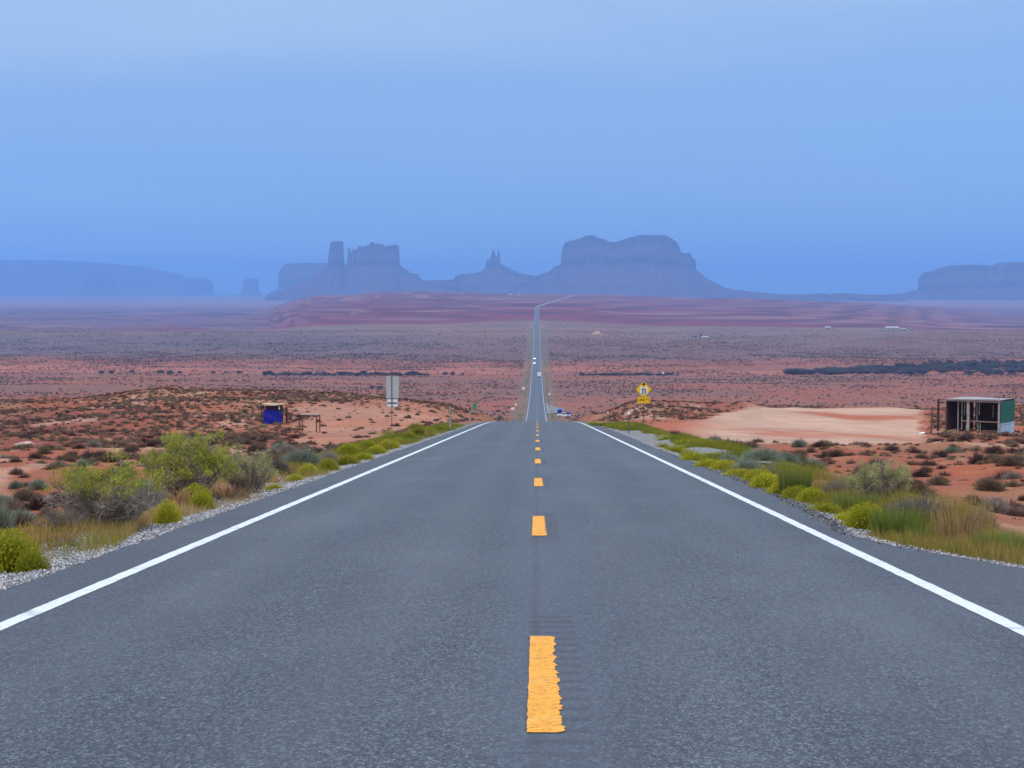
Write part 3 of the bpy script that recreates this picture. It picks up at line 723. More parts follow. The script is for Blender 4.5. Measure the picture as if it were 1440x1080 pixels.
def shrub_stems(seed, n=60, h=1.0, spread=1.0, twigs=900, low=.0):
    """curving woody stems with twigs, returned as (stem mesh builder, twig end points)"""
    mb = MB(); ends = []
    for i in range(n):
        a = rng.random()*6.283; r1 = spread*(.25+.75*rng.random()**.6); hh = h*(1.0-.55*(r1/spread)**2)*(.7+.35*rng.random())
        p0 = Vector((math.cos(a)*.06*rng.random(), math.sin(a)*.06, -.05))
        p3 = Vector((math.cos(a+rng.normal()*.3)*r1, math.sin(a+rng.normal()*.3)*r1, hh))
        p1 = p0.lerp(p3, .35)+Vector((rng.normal()*.05, rng.normal()*.05, -hh*.04+low)); p2 = p0.lerp(p3, .7)+Vector((rng.normal()*.06, rng.normal()*.06, hh*.05))
        mb.tube([p0, p1, p2, p3], .022+.012*rng.random(), .004, 4, False); ends.append((p1, p2, p3))
    tw = []
    E = ends
    ro, ti = [], []
    for i in range(twigs):
        p1, p2, p3 = E[rng.integers(len(E))]; t = rng.random()
        c = p1.lerp(p2, t) if rng.random() < .5 else p2.lerp(p3, t)
        d = Vector(rng.normal(size=3)); d.z = d.z*.6+.25; d = d.normalized()*(.10+.22*rng.random())*spread
        ro.append(c); ti.append(c+d)
    return mb, np.array([tuple(q) for q in ro]), np.array([tuple(q) for q in ti]), ends
def greasewood(seed, leafn=7000, leafy=.45, spread=1.0, h=1.0, leafw=.03):
    """unit bush: stems, dry twigs, and leaves gathered in the upper part"""
    mb, ro, ti, ends = shrub_stems(seed, 70, h, spread, 2600)
    TW = blades(ro, ti, .010+.008*rng.random(len(ro)), rng.random(len(ro)))
    # leaf clumps
    ncl = 150; cl = []
    while len(cl) < ncl:
        p1, p2, p3 = ends[rng.integers(len(ends))]; c = p2.lerp(p3, .2+.95*rng.random())+Vector(rng.normal(size=3))*.09
        if c.z > leafy*h*(.75+.5*rng.random()): cl.append((tuple(c), .07+.10*rng.random(), rng.random()))
    per = leafn//ncl; Lr, Lt, Lw, Rn = [], [], [], []
    for c, r, q in cl:
        d = rng.normal(size=(per, 3)); d /= np.linalg.norm(d, axis=1, keepdims=True); pt = np.array(c)+d*r*(rng.random((per, 1))**.5)*np.array([1.2, 1.2, .8])
        Lr.append(pt); Lt.append(pt+rng.normal(size=(per, 3))*leafw*.9+np.array([0, 0, leafw*.5])); Lw.append(np.full(per, leafw*.55)); Rn.append(np.clip(q*.5+.5*rng.random(per), 0, 1))
    LF = blades(np.concatenate(Lr), np.concatenate(Lt), np.concatenate(Lw), np.concatenate(Rn))
    return mb, TW, LF
def grass_mesh(seed, n=500, h=1.0, spread=.35, fan=.25, heads=True, w=.012):
    a = rng.random(n)*6.283; r = spread*rng.random(n)**.5
    root = np.stack([np.cos(a)*r, np.sin(a)*r, np.zeros(n)-.03], 1)
    hh = h*(.45+.55*rng.random(n)); f = fan*(.3+rng.random(n))
    tip = root+np.stack([np.cos(a)*f*hh+rng.normal(size=n)*.06*h, np.sin(a)*f*hh+rng.normal(size=n)*.06*h, hh], 1)
    bd = np.stack([np.cos(a)*-f*.12*hh, np.sin(a)*-f*.12*hh, hh*.06], 1)
    P = [blades(root, tip, w*(.6+.8*rng.random(n)), rng.random(n), bd, 2)]
    if heads:
        m = n//3; P.append(blades(tip[:m]-np.array([0, 0, .10*h]), tip[:m]+np.array([0, 0, .03*h]), np.full(m, w*2.2), .6+.4*rng.random(m)))
    return merge(P)
def plant_mesh(name, data, mat):
    v, f, r = data; return mesh_np(name, v, f, mat, False, {'rnd': r}, link=False)

# unit meshes, radius about 1, base at the origin
UM = {}
for i in range(3): UM['rabbit', i] = plant_mesh('rabbitbrush_crown', rabbit_mesh(100+i, 3200), M['rabbit'])
for i in range(2): UM['rabbit_small', i] = plant_mesh('rabbitbrush_crown', rabbit_mesh(110+i, 900), M['rabbit'])
for i in range(4): UM['scrub', i] = plant_mesh('scrub_crown', scrub_mesh(120+i, 800), M['scrub'])
for i in range(2): UM['sage', i] = plant_mesh('sage_crown', scrub_mesh(130+i, 2600, .8, .03), M['sage'])
for i in range(2): UM['dark', i] = plant_mesh('dark_crown', scrub_mesh(140+i, 2200, .7, .022), M['dark_twigs'])
for i in range(2): UM['dead', i] = plant_mesh('dead_crown', scrub_mesh(150+i, 1800, .8, .018), M['dead'])
UM['straw', 0] = plant_mesh('dry_grass_clump', grass_mesh(160, 420, 1.0, .6, .42, True, .012), M['strawgrass'])
UM['straw', 1] = plant_mesh('dry_grass_clump', grass_mesh(161, 450, 1.0, .75, .4, True, .018), M['strawgrass'])
UM['ggrass', 0] = plant_mesh('green_grass_clump', grass_mesh(162, 1500, .8, .8, .35, False, .02), M['greengrass'])
UM['ggrass', 1] = plant_mesh('green_grass_clump', grass_mesh(163, 1100, .8, .9, .35, False, .022), M['greengrass'])

def put(kind, i, name, label, cat, px, py, wpx, hpx, group=None, rz=None):
    """a one-mesh plant whose base centre is seen at (px, py), wpx by hpx pixels large"""
    P = at(px, py); k = P.y/F_PX; sx = wpx*k/2; me = UM[kind, i % sum(1 for q in UM if q[0] == kind)]
    P.y += sx*.55; P.z = float(H(P.x, P.y)) ; P.x = P.x*(P.y/(P.y-sx*.55))
    o = bpy.data.objects.new(name, me); COL.objects.link(o)
    zmax = {'rabbit': 1.05, 'rabbit_small': 1.05, 'scrub': .85, 'sage': .9, 'dark': .8, 'dead': .9, 'straw': 1.0, 'ggrass': .8}[kind]
    wr = {'straw': .75, 'ggrass': 1.05}.get(kind, 1.0)
    o.location = (P.x, P.y, P.z-.03); o.scale = (sx/wr, sx/wr*rng.uniform(.85, 1.1), hpx*k/zmax*1.02); o.rotation_euler = (0, 0, rng.random()*6.28 if rz is None else rz)
    return tag(o, label, cat, group)
def put_big(name, label, px, py, wpx, hpx, leafmat, leafy, leafn=7000, seed=0, leafw=.03, group=None, twmat='dead'):
    P = at(px, py); k = P.y/F_PX; r = wpx*k/2; h = hpx*k; P.y += r*.5; P.x *= P.y/(P.y-r*.5)
    z = float(H(P.x, P.y))
    mb, TW, LF = greasewood(seed, leafn, leafy, 1.0, 1.0, leafw)
    t = thing(name, label, 'bush', (P.x, P.y, z-.03), 0, group); t.scale = (r, r*.85, h)
    mb.build('stems', M['bark'], t)
    o = mesh_np('twigs', TW[0], TW[1], M[twmat], False, {'rnd': TW[2]}, parent=t)
    o = mesh_np('foliage', LF[0], LF[1], M[leafmat], False, {'rnd': LF[2]}, parent=t)
    return t

G1 = 'bushes along the left roadside'
put('rabbit', 0, 'roadside_bush', 'large yellow-green bush cut by the left picture edge, behind a smaller round one', 'bush', 10, 808, 92, 66, G1)
put('rabbit', 1, 'roadside_bush', 'small round yellow-green bush nearest the camera on the left gravel', 'bush', 46, 813, 52, 46, G1)
put('rabbit', 2, 'roadside_bush', 'round olive bush alone at the gravel edge in front of the big dead-based shrub', 'bush', 236, 741, 48, 42, G1)
put('rabbit', 0, 'roadside_bush', 'small bright bush at the gravel edge, lower of the touching pair', 'bush', 284, 721, 40, 32, G1)
put('rabbit', 1, 'roadside_bush', 'bright rounded bush just behind the lower one of the touching pair', 'bush', 274, 708, 54, 30, G1)
put_big('roadside_shrub', 'wide shrub with green top and tangled grey dead base, left of the road', 146, 746, 182, 100, 'green', .64, 7000, 201, .028, G1)
put_big('roadside_shrub', 'tallest bright green leafy shrub on the left roadside', 266, 702, 128, 100, 'green', .34, 13000, 202, .034, G1)
put_big('roadside_shrub', 'pale olive dried shrub right of the tallest green one', 347, 696, 84, 72, 'pale_green', .35, 8000, 203, .03, G1)
put_big('roadside_shrub', 'bare grey bristly shrub low at the left edge beside the sage', 88, 748, 74, 44, 'dead', .3, 1200, 204, .02, G1)
put('sage', 0, 'sage_bush', 'blue-green sage plant tucked under the green shrub', 'bush', 214, 718, 52, 46, G1)
put('sage', 1, 'sage_bush', 'grey-green sage bush cut by the left picture edge', 'bush', 0, 752, 46, 58, G1)
put('dark', 0, 'roadside_bush', 'small dark grey bush right of the pale dried shrub', 'bush', 392, 668, 44, 32, G1)
put('sage', 1, 'sage_bush', 'wide grey-green sage bush before the red clearing on the left', 'bush', 425, 658, 66, 36, G1)
put('dead', 0, 'roadside_bush', 'faded grey-pink brush between the sage and the yellow-green row', 'bush', 462, 655, 44, 34, G1)
put('straw', 0, 'dry_grass_clump', 'straw-coloured grass clump beside the two nearest yellow-green bushes', 'grass clump', 84, 770, 50, 30, 'dry grass clumps by the road')
put('straw', 1, 'dry_grass_clump', 'straw-coloured grass clump right of the touching bright pair', 'grass clump', 318, 704, 66, 26, 'dry grass clumps by the road')
put('straw', 0, 'dry_grass_clump', 'straw-coloured grass clump under the wide dead-based shrub', 'grass clump', 165, 752, 56, 24, 'dry grass clumps by the road')
put('straw', 1, 'dry_grass_clump', 'straw-coloured grass clump behind the lone olive bush', 'grass clump', 246, 712, 50, 30, 'dry grass clumps by the road')
ordi = 'first second third fourth fifth sixth seventh eighth ninth tenth eleventh twelfth thirteenth fourteenth fifteenth sixteenth seventeenth eighteenth nineteenth twentieth'.split()
ordi += ['twenty-'+q for q in ordi[:9]]
row = [(412, 694, 40, 28), (438, 680, 34, 25), (455, 672, 38, 26), (482, 668, 40, 30), (506, 658, 44, 28), (528, 652, 40, 26), (545, 642, 34, 22), (560, 634, 34, 21),
       (572, 624, 26, 18), (586, 618, 20, 13), (598, 613, 24, 15), (612, 608, 20, 12), (627, 607, 17, 11), (640, 600, 18, 8), (560, 616, 30, 16), (592, 604, 28, 12), (530, 634, 32, 18), (505, 640, 38, 20)]
row.sort(key=lambda q: -q[1])
for i, (px, py, a, h_) in enumerate(row):
    f_ = rng.uniform(.75, 1.2); px -= 20*(py-565)/100
    put('rabbit' if i < 10 else 'rabbit_small', i, 'yellow_bush', f'{ordi[i]} yellow-green bush, counted from the near end, in the row along the left gravel', 'bush', px, py-1, a*1.05*f_, h_*.95*rng.uniform(.7, 1.1)*f_, 'row of yellow-green bushes on the left verge')
G2 = 'bushes along the right roadside'
put('rabbit', 0, 'roadside_bush', 'domed mustard-green bush at the right gravel edge, nearest of its kind', 'bush', 1219, 749, 66, 44, G2)
put_big('roadside_shrub', 'pale green leafy shrub, tallest on the right roadside', 1238, 712, 92, 68, 'pale_green', .42, 9000, 205, .034, G2)
put_big('roadside_shrub', 'dark grey tangled dead shrub behind the near mustard-green bush', 1288, 742, 104, 54, 'dark_twigs', .25, 3200, 206, .022, G2, 'dark_twigs')
put('dead', 1, 'roadside_bush', 'pinkish grey dead brush left of the pale green shrub', 'bush', 1180, 706, 70, 44, G2)
put('straw', 0, 'dry_grass_clump', 'tall rust-brown dry grass clump, highest on the right roadside', 'grass clump', 1350, 774, 84, 88, 'dry grass clumps by the road')
put('straw', 1, 'dry_grass_clump', 'tan dry grass tuft at the gravel under the tall rust-brown clump', 'grass clump', 1325, 778, 56, 26, 'dry grass clumps by the road')
put('dark', 1, 'roadside_bush', 'brown bush behind the tall rust-brown grass', 'bush', 1376, 748, 74, 36, G2)
put('ggrass', 0, 'green_grass_clump', 'green grass clump between the mustard-green bush and dark dead shrub', 'grass clump', 1262, 762, 92, 60, 'green grass clumps by the right road edge')
put('ggrass', 1, 'green_grass_clump', 'green grass clump left of the tall rust-brown grass', 'grass clump', 1305, 770, 70, 42, 'green grass clumps by the right road edge')
put('ggrass', 0, 'green_grass_clump', 'green grass clump right of the tall rust-brown grass', 'grass clump', 1400, 786, 80, 50, 'green grass clumps by the right road edge')
put('ggrass', 1, 'green_grass_clump', 'green grass clump cut by the right picture edge', 'grass clump', 1440, 792, 70, 56, 'green grass clumps by the right road edge')
put('ggrass', 0, 'green_grass_clump', 'tall fresh green grass clump at the near end of the yellow-green row', 'grass clump', 1118, 702, 58, 52, 'green grass clumps by the right road edge')
put('ggrass', 1, 'green_grass_clump', 'green grass clump just behind the domed mustard-green bush', 'grass clump', 1205, 722, 70, 36, 'green grass clumps by the right road edge')
put('sage', 0, 'sage_bush', 'wide low blue-green sage bush before the field right of the gravel spur', 'bush', 1072, 650, 66, 26, G2)
put('sage', 1, 'sage_bush', 'blue-green sage bush behind the middle of the right yellow-green row', 'bush', 1052, 668, 56, 30, G2)
put('sage', 0, 'sage_bush', 'dark green bush closing the gravel spur on the right roadside', 'bush', 1026, 656, 40, 24, G2)
put('dead', 0, 'roadside_bush', 'small grey dead brush behind the fresh green grass clump', 'bush', 1086, 678, 44, 34, G2)
row = [(1160, 722, 50, 32), (1140, 712, 46, 30), (1118, 708, 48, 30), (1098, 700, 46, 30), (1078, 692, 44, 28), (1058, 684, 42, 26), (1038, 676, 42, 25), (1018, 667, 40, 24), (998, 660, 38, 22), (980, 652, 36, 20), (962, 645, 34, 19), (946, 638, 32, 18), (932, 632, 28, 18),
       (938, 620, 30, 13), (958, 624, 32, 14), (980, 630, 34, 15), (1004, 640, 30, 14), (1185, 736, 40, 26), (866, 603, 34, 13), (850, 601, 30, 13), (878, 605, 30, 10), (838, 597, 24, 8), (1202, 744, 34, 20)]
row.sort(key=lambda q: -q[1])
for i, (px, py, a, h_) in enumerate(row):
    put('rabbit' if i < 13 else 'rabbit_small', i, 'yellow_bush', f'{ordi[i]} yellow-green bush, counted from the near end, in the row along the right shoulder', 'bush', px+rng.normal()*4+4, py+rng.normal()*1.6, a*1.3*rng.uniform(.75, 1.25), h_*rng.uniform(.55, 1.05), 'row of yellow-green bushes on the right verge')
# dry flower stalks standing above the verge
def stalk(px, py, hpx, label):
    P = at(px, py); k = P.y/F_PX; h = hpx*k; t = thing('dry_stalk', label, 'plant', P, 0, 'dry flower stalks on the verge')
    m_ = MB(); m_.tube([(0, 0, -.05), (.02, 0, h*.5), (-.03*h, 0, h*.86)], .012, .006, 5)
    hd = MB()
    for a in range(7):
        e = Vector((-.03*h+(a-4.2)*.05*h, rng.normal()*.03, h*(.93+.03*math.sin(a*2)))); m_.tube([(-.02*h, 0, h*.72), (-.03*h+(a-4.2)*.03*h, 0, h*.86), e], .006, .003, 4)
        hd.tube([e-Vector((.03, 0, .02)), e, e+Vector((.04, 0, .015))], .022, .006, 5)
    m_.build('stem', M['bark'], t); hd.build('seed_head', M['strawgrass'], t)
stalk(546, 636, 34, 'thin dry stalk with flat seed heads beside the left sign post')
stalk(430, 648, 26, 'thin bare stalk rising from the left verge near the table frame')

# grass between the bushes
def verge(name, n, fx, y0, y1, hgt, mat, label, ypow=1.6, wd=.012, bias=0.0):
    ys = y0+(y1-y0)*rng.random(n)**ypow; xs = fx(ys, rng.random(n))
    d = fbm(xs*.5, ys*.35, 301, 4); keep = d > .34+.25*rng.random(n)
    xs, ys, d = xs[keep], ys[keep], d[keep]; m = len(xs)
    zs = H(xs, ys); h = hgt*(.4+.6*rng.random(m))*(.5+1.1*np.clip(d-.35, 0, .4)/.4)
    root = np.stack([xs, ys, zs-.02], 1); a = rng.random(m)*6.28
    tip = root+np.stack([np.cos(a)*h*.35, np.sin(a)*h*.35, h], 1)
    sc = np.maximum(1, ys/35)
    rn = np.clip(.2+bias*(1-ss(26, 60, ys))+.9*(fbm(xs*.35+7, ys*.2, 303, 3)-.25)+.35*(rng.random(m)-.5), 0, 1)
    V_, F_, r_ = blades(root, tip, wd*sc*(.6+.8*rng.random(m)), rn)
    o = mesh_np(name, V_, F_, mat, False, {'rnd': r_}); tag(o, label, None, None, 'stuff')
verge('grass', 90000, lambda y, r: -(5.0+.25*np.sin(y*.6)+(1.5+y*.022)*r**1.3), 11, 125, .21, M['verge'], 'mixed green and straw grass along the left gravel shoulder', bias=.42)
verge('grass', 130000, lambda y, r: right_edge(y)+.35+1.1*(ss(60, 64, y)-ss(98, 108, y))+.15*np.sin(y*.6)+(1.3+y*.014)*r**1.5, 14.5, 130, .28, M['verge'], 'mixed green and straw grass along the right shoulder', bias=.06)
verge('grass', 13000, lambda y, r: np.where(rng.random(len(y)) < .5, -1, 1)*(4.9+y*.0008+(3.5+y*.0015)*r**1.9), 560, 2500, .6, M['sage'], 'olive verge grass along the far stretch of road', 1.3, .014)

# ---------------------------------------------------------------- desert scrub in the fields
SX, SY = [], []
def field_density(x, y):
    u = 755+x/y*F_PX
    lotR = ss(.02, .25, lot_right(x, y))
    lotL = lot_left(x, y)
    left = .9*(x < 0)+.5*(x > 0)*(y < 230)+.9*(x > 0)*(y >= 230)
    n = fbm(x/11, y/17, 311, 4)
    return left*(.22+1.6*np.clip(n-.38, 0, .5))*(1-lotR)*(1-.92*lotL)*ss(6.5, 9, np.abs(x))
n = 170000
yy = np.sqrt(rng.random(n)*(300**2-17**2)+17**2); xx = (rng.random(n)*2-1)*(yy*.34+6)
kp = rng.random(n) < field_density(xx, yy)*.62
xx, yy = xx[kp], yy[kp]
uu_ = 755+xx/yy*F_PX; szz = (.11+.34*rng.random(len(xx))**2.6)*(1+.15*(xx < 0)+.2*(xx > 0)*(yy < 120)); 
# thin out overlaps near the camera
cell = {}; ok = np.zeros(len(xx), bool)
for i in np.argsort(-szz):
    key = (int(xx[i]/.62), int(yy[i]/.62))
    if key in cell: continue
    cell[key] = 1; ok[i] = True
xx, yy, szz = xx[ok], yy[ok], szz[ok]
inview = (np.abs(720-(755+xx/yy*F_PX)) < 735)
app = np.where(inview, szz/yy, 0); order = np.argsort(-app)
NIND = 235
for i in order[:NIND]:
    x, y, s = float(xx[i]), float(yy[i]), float(szz[i])
    lf = x < 0
    kind = 'sage' if rng.random() < .10 else ('dead' if rng.random() < .08 else 'scrub')
    o = bpy.data.objects.new('desert_bush', UM[kind, int(rng.integers(2 if kind != 'scrub' else 4))]); COL.objects.link(o)
    o.location = (x, y, float(H(x, y))-.03); o.scale = (s, s*rng.uniform(.8, 1.1), s*rng.uniform(.9, 1.4)); o.rotation_euler = (0, 0, rng.random()*6.28)
    near = y < 45
    if lf: lb = 'low grey-brown desert bush on the red ground left of the road' if near else 'small grey-brown desert bush in the dense scrub left of the road'
    else: lb = 'low grey-brown desert bush on the red ground right of the road' if near else 'small brown desert bush between the right roadside and the pale clearing'
    tag(o, lb, 'bush', 'desert bushes on the '+('left' if lf else 'right')+' side, '+('near' if near else 'middle distance'))
rest = order[NIND:]

def tufts(name, xs, ys, s, ntri, label, mat, zoff=-.02, flat=.75, rnd=None, vz=None, seed=0):
    n = len(xs); v = rng.normal(size=(n, ntri, 3)); v[..., 2] = np.abs(v[..., 2])*.9; v /= np.linalg.norm(v, axis=2, keepdims=True)
    tip = v*(.75+.45*rng.random((n, ntri, 1))); tip[..., 2] *= flat
    d1 = np.cross(v, rng.normal(size=v.shape)); d1 /= np.linalg.norm(d1, axis=2, keepdims=True)
    wdt = (1.9/math.sqrt(ntri))
    a = tip*.25-d1*wdt*.5; c = tip*.25+d1*wdt*.5
    P = np.stack([a, c, tip], 2)*s[:, None, None, None]
    P[..., 0] += xs[:, None, None]; P[..., 1] += ys[:, None, None]; zz = H(xs, ys) if vz is None else vz; P[..., 2] += (zz+zoff)[:, None, None]
    P = P.reshape(-1, 3)
    base = rng.random(n) if rnd is None else rnd
    rr = np.clip(np.repeat(base, ntri*3)*.75+.25*np.repeat(rng.random(n*ntri), 3), 0, 1)
    o = mesh_np(name, P, np.arange(len(P)).reshape(-1, 3), mat, False, {'rnd': rr}); tag(o, label, None, None, 'stuff'); return o
rx, ry, rs = xx[rest], yy[rest], szz[rest]
M['scrub_far'] = leaf_mat('far_scrub', [(0, (.07, .034, .034)), (.3, (.15, .080, .065)), (.6, (.23, .145, .095)), (.85, (.25, .19, .11)), (1, (.36, .27, .17))], rand=0)
M['scrub_valley'] = leaf_mat('valley_scrub', [(0, (.05, .032, .034)), (.4, (.105, .068, .055)), (.75, (.16, .12, .075)), (1, (.27, .21, .13))], rand=0)
nb = ry < 110
tufts('desert_scrub', rx[nb], ry[nb], rs[nb], 110, 'small scrub dotting the red ground near the road', M['scrub_far'])
tufts('desert_scrub', rx[~nb], ry[~nb], rs[~nb]*1.1, 40, 'scrub dotting the slopes beyond the clearings', M['scrub_far'])
n = 9000; yy = 20+100*rng.random(n)**.8; xx = (rng.random(n)*2-1)*(yy*.33+6); kp = (rng.random(n) < field_density(xx, yy)*1.2); xx, yy = xx[kp], yy[kp]
tufts('dry_litter', xx, yy, .04+.07*rng.random(len(xx)), 14, 'tiny dry tufts between the desert bushes', M['scrub_far'])
# hill crests 230-330 m, then the valley
n = 16000; yy = 150+170*rng.random(n); xx = (rng.random(n)*2-1)*(yy*.34+6); kp = (rng.random(n) < .75*(fbm(xx/11, yy/17, 313, 4) > .42)+.1) & (np.abs(xx) > 9) & ((yy > 205) | (xx > 12)) & ((lot_right(xx, yy) < .05)) & (lot_left(xx, yy) < .35)
xx, yy = xx[kp], yy[kp]
tufts('desert_scrub', xx, yy, .2+.4*rng.random(len(xx))**1.8, 16, 'brown scrub along the crest of the near slopes', M['scrub_far'])
n = 210000; q = rng.random(n); yy = np.sqrt(q*(2650**2-560**2)+560**2); yy = 560+(yy-560)*(.55+.45*rng.random(n)); xx = (rng.random(n)*2-1)*(yy*.335+15)
dn = fbm(xx/60, yy/110, 315, 5); ps = .15+.85*ss(.42, .56, .6*dn+.4*fbm(xx/14, yy/30, 319, 3)); ps = ps*(.55+.45*ss(1500, 1800, yy))
bare = ss(.56, .64, fbm(xx/120+5, yy/45, 317, 4))*(yy < 1650); kp = (rng.random(n) < ps*(1-.85*bare)) & (np.abs(xx) > 9+yy*.002) & ~((xx > 0) & (xx < 17) & (yy > 690) & (yy < 870))
xx, yy = xx[kp], yy[kp]
tufts('desert_scrub', xx, yy, (.40+.95*rng.random(len(xx))**2.0), 6, 'countless scrub bushes across the valley floor', M['scrub_valley'], flat=.9)
# ---------------------------------------------------------------- signs and posts
M['alu'] = simple('bare_aluminium', (.42, .48, .50), .55, .1, var=.12, scale=5)
M['steel'] = simple('galvanised_post', (.15, .14, .15), .6, .3, var=.3, scale=9, dirt=(.20, .11, .07))
M['white_plate'] = simple('white_plate', (.85, .88, .92), .5, var=.06)
M['sign_yellow'] = simple('yellow_sign_face', (.95, .57, .010), .45, var=.06)
M['sign_white'] = simple('white_sign_face', (.84, .84, .80), .5, var=.05)
M['sign_black'] = simple('black_sign_paint', (.018, .015, .015), .5, var=.1)
M['sign_grey'] = simple('faded_black_paint', (.16, .16, .16), .5, var=.1)
M['sign_green'] = simple('green_sign_face', (.02, .30, .13), .45, var=.15)
M['old_wood'] = simple('weathered_wood', (.33, .22, .16), .9, var=.45, scale=7, bump=.01)
M['dark_wood'] = simple('dark_wood', (.075, .042, .035), .9, var=.4, scale=7)
M['grey_wood'] = simple('grey_weathered_wood', (.36, .33, .31), .9, var=.35, scale=6)
M['rust'] = simple('rusty_steel', (.20, .085, .05), .85, var=.5, scale=9)
M['blue_tarp'] = simple('blue_tarpaulin', (.008, .012, .27), .5, var=.35, scale=3, bump=.03)
M['straw_roof'] = simple('pale_board_roof', (.50, .38, .25), .9, var=.25, scale=4)
M['tyre'] = simple('tyre_rubber', (.02, .02, .022), .8)
M['rim'] = simple('wheel_rim', (.35, .36, .38), .4, .6)
M['glass'] = simple('dark_window_glass', (.03, .04, .05), .08, var=.1); 
M['black'] = simple('black_trim', (.02, .02, .02), .6)
def textmesh(s, size, mat, name, parent, loc, depth=.004, narrow=1.0, fat=.008):
    cu = bpy.data.curves.new('lettering', 'FONT'); cu.body = s; cu.size = size; cu.align_x = 'CENTER'; cu.align_y = 'CENTER'; cu.extrude = depth; cu.offset = size*fat
    ob = bpy.data.objects.new('tmp', cu); COL.objects.link(ob)
    dg = bpy.context.evaluated_depsgraph_get(); me = bpy.data.meshes.new_from_object(ob.evaluated_get(dg)); me.name = name
    bpy.data.objects.remove(ob)
    me.transform(Matrix.Rotation(math.pi/2, 4, 'X') @ Matrix.Diagonal((narrow, 1, 1, 1))); me.materials.clear(); me.materials.append(mat)
    o = bpy.data.objects.new(name, me); COL.objects.link(o); o.parent = parent; o.location = loc; return o
def rrect(w_, h_, r, n=5):
    P = []
    for cx_, cz, a0 in ((w_/2-r, h_/2-r, 0), (-w_/2+r, h_/2-r, 90), (-w_/2+r, -h_/2+r, 180), (w_/2-r, -h_/2+r, 270)):
        for i in range(n+1):
            a = math.radians(a0+90*i/n); P.append((cx_+r*math.cos(a), cz+r*math.sin(a)))
    return P
# yellow diamond ahead sign
P = at(905, 609); k = P.y/F_PX
t = thing('warning_sign', 'yellow diamond sign with 35 and an arrow above a 1000 FT plate', 'road sign', P)
hc = 61.5*k; s_ = 11.6*k
m_ = MB(); m_.box((0, 0, (hc+s_)/2-.15), (.05, .05, hc+s_+.1)); m_.build('post', M['steel'], t)
dm = MB(); 
def diamond(s, r=.12):
    P_ = []
    for a0 in (0, 90, 180, 270):
        c = Vector((math.cos(math.radians(a0)), math.sin(math.radians(a0))))*(s-r*1.414)
        for i in range(5): a = math.radians(a0-45+90*i/4); P_.append((c.x+r*math.cos(a), c.y+r*math.sin(a)))
    return P_
o = dm.prism(diamond(s_, .045), -.034, -.030).build('diamond_panel', M['sign_yellow'], t, loc=(0, 0, hc))
bz = MB(); ou = diamond(s_*.955, .04); inn = diamond(s_*.925, .04); nn = len(ou)
bz.add([(u, -.037, v) for u, v in ou]+[(u, -.037, v) for u, v in inn], [(i, (i+1) % nn, nn+(i+1) % nn, nn+i) for i in range(nn)])
bz.build('black_border', M['sign_black'], o)
MB().prism(rrect(s_*.84, s_*.92, .03), -.042, -.036).build('white_limit_panel', M['sign_white'], o, loc=(0, 0, -s_*.12))
textmesh('SPEED', s_*.15, M['sign_grey'], 'speed_word', o, (0, -.044, s_*.22)); textmesh('LIMIT', s_*.15, M['sign_grey'], 'limit_word', o, (0, -.044, s_*.06))
textmesh('35', s_*.80, M['sign_black'], 'speed_number', o, (0, -.044, -s_*.25), narrow=.86, fat=.022)
ar = MB(); q = s_
ar.prism([(-.05*q, .42*q), (.05*q, .42*q), (.05*q, .56*q), (.24*q, .56*q), (0, .86*q), (-.24*q, .56*q), (-.05*q, .56*q)], -.041, -.036).build('ahead_arrow', M['sign_black'], o)
pw, ph = 18.2*k, 9.2*k
o2 = MB().prism(rrect(pw, ph, .03), -.034, -.030).build('distance_plate', M['sign_yellow'], t, loc=(-.2*k*0, 0, hc-14.8*k))
bz = MB(); ou = rrect(pw*.95, ph*.90, .03); inn = rrect(pw*.92, ph*.84, .025); nn = len(ou)
bz.add([(u, -.037, v) for u, v in ou]+[(u, -.037, v) for u, v in inn], [(i, (i+1) % nn, nn+(i+1) % nn, nn+i) for i in range(nn)]); bz.build('black_border', M['sign_black'], o2)
textmesh('1000 FT', ph*.56, M['sign_black'], 'distance_text', o2, (0, -.038, 0), narrow=.9)
# back of a sign on the left
P = at(551, 606); k = P.y/F_PX
t = thing('sign_back', 'tall grey bare-metal back of a road sign on a thin post, left of the road', 'road sign', P)
W_, Hh = 17.5*k, 43.5*k; zc = 55.5*k
m_ = MB(); m_.box((0, 0, zc/2+Hh*.22), (.055, .05, zc+Hh*.52+.2)); m_.build('post', M['steel'], t)
o = MB().prism(rrect(W_, Hh*.72, .03), .030, .034).build('upper_panel', M['alu'], t, loc=(.06, 0, zc+Hh*.14))
o3 = MB().prism(rrect(W_*.97, Hh*.27, .02), .030, .034).build('lower_panel', M['alu'], t, loc=(.04, 0, zc-Hh*.365))
m_ = MB(); m_.box((.05, .0, zc-Hh*.225), (W_*1.02, .03, .03)); m_.box((.05, .012, zc-Hh*.37), (W_*.72, .025, .035)); m_.box((.05, 0, zc-Hh*.49), (W_*.9, .03, .025)); m_.build('cross_brace', M['dark_wood'], t)
for sx in (-1, 1):
    for dz in (.285, .455): MB().prism(rrect(W_*.34, Hh*.075, .015), .018, .028).build('bright_patch', M['white_plate'], t, loc=(.05+sx*W_*.225, 0, zc-Hh*dz+Hh*-.0))
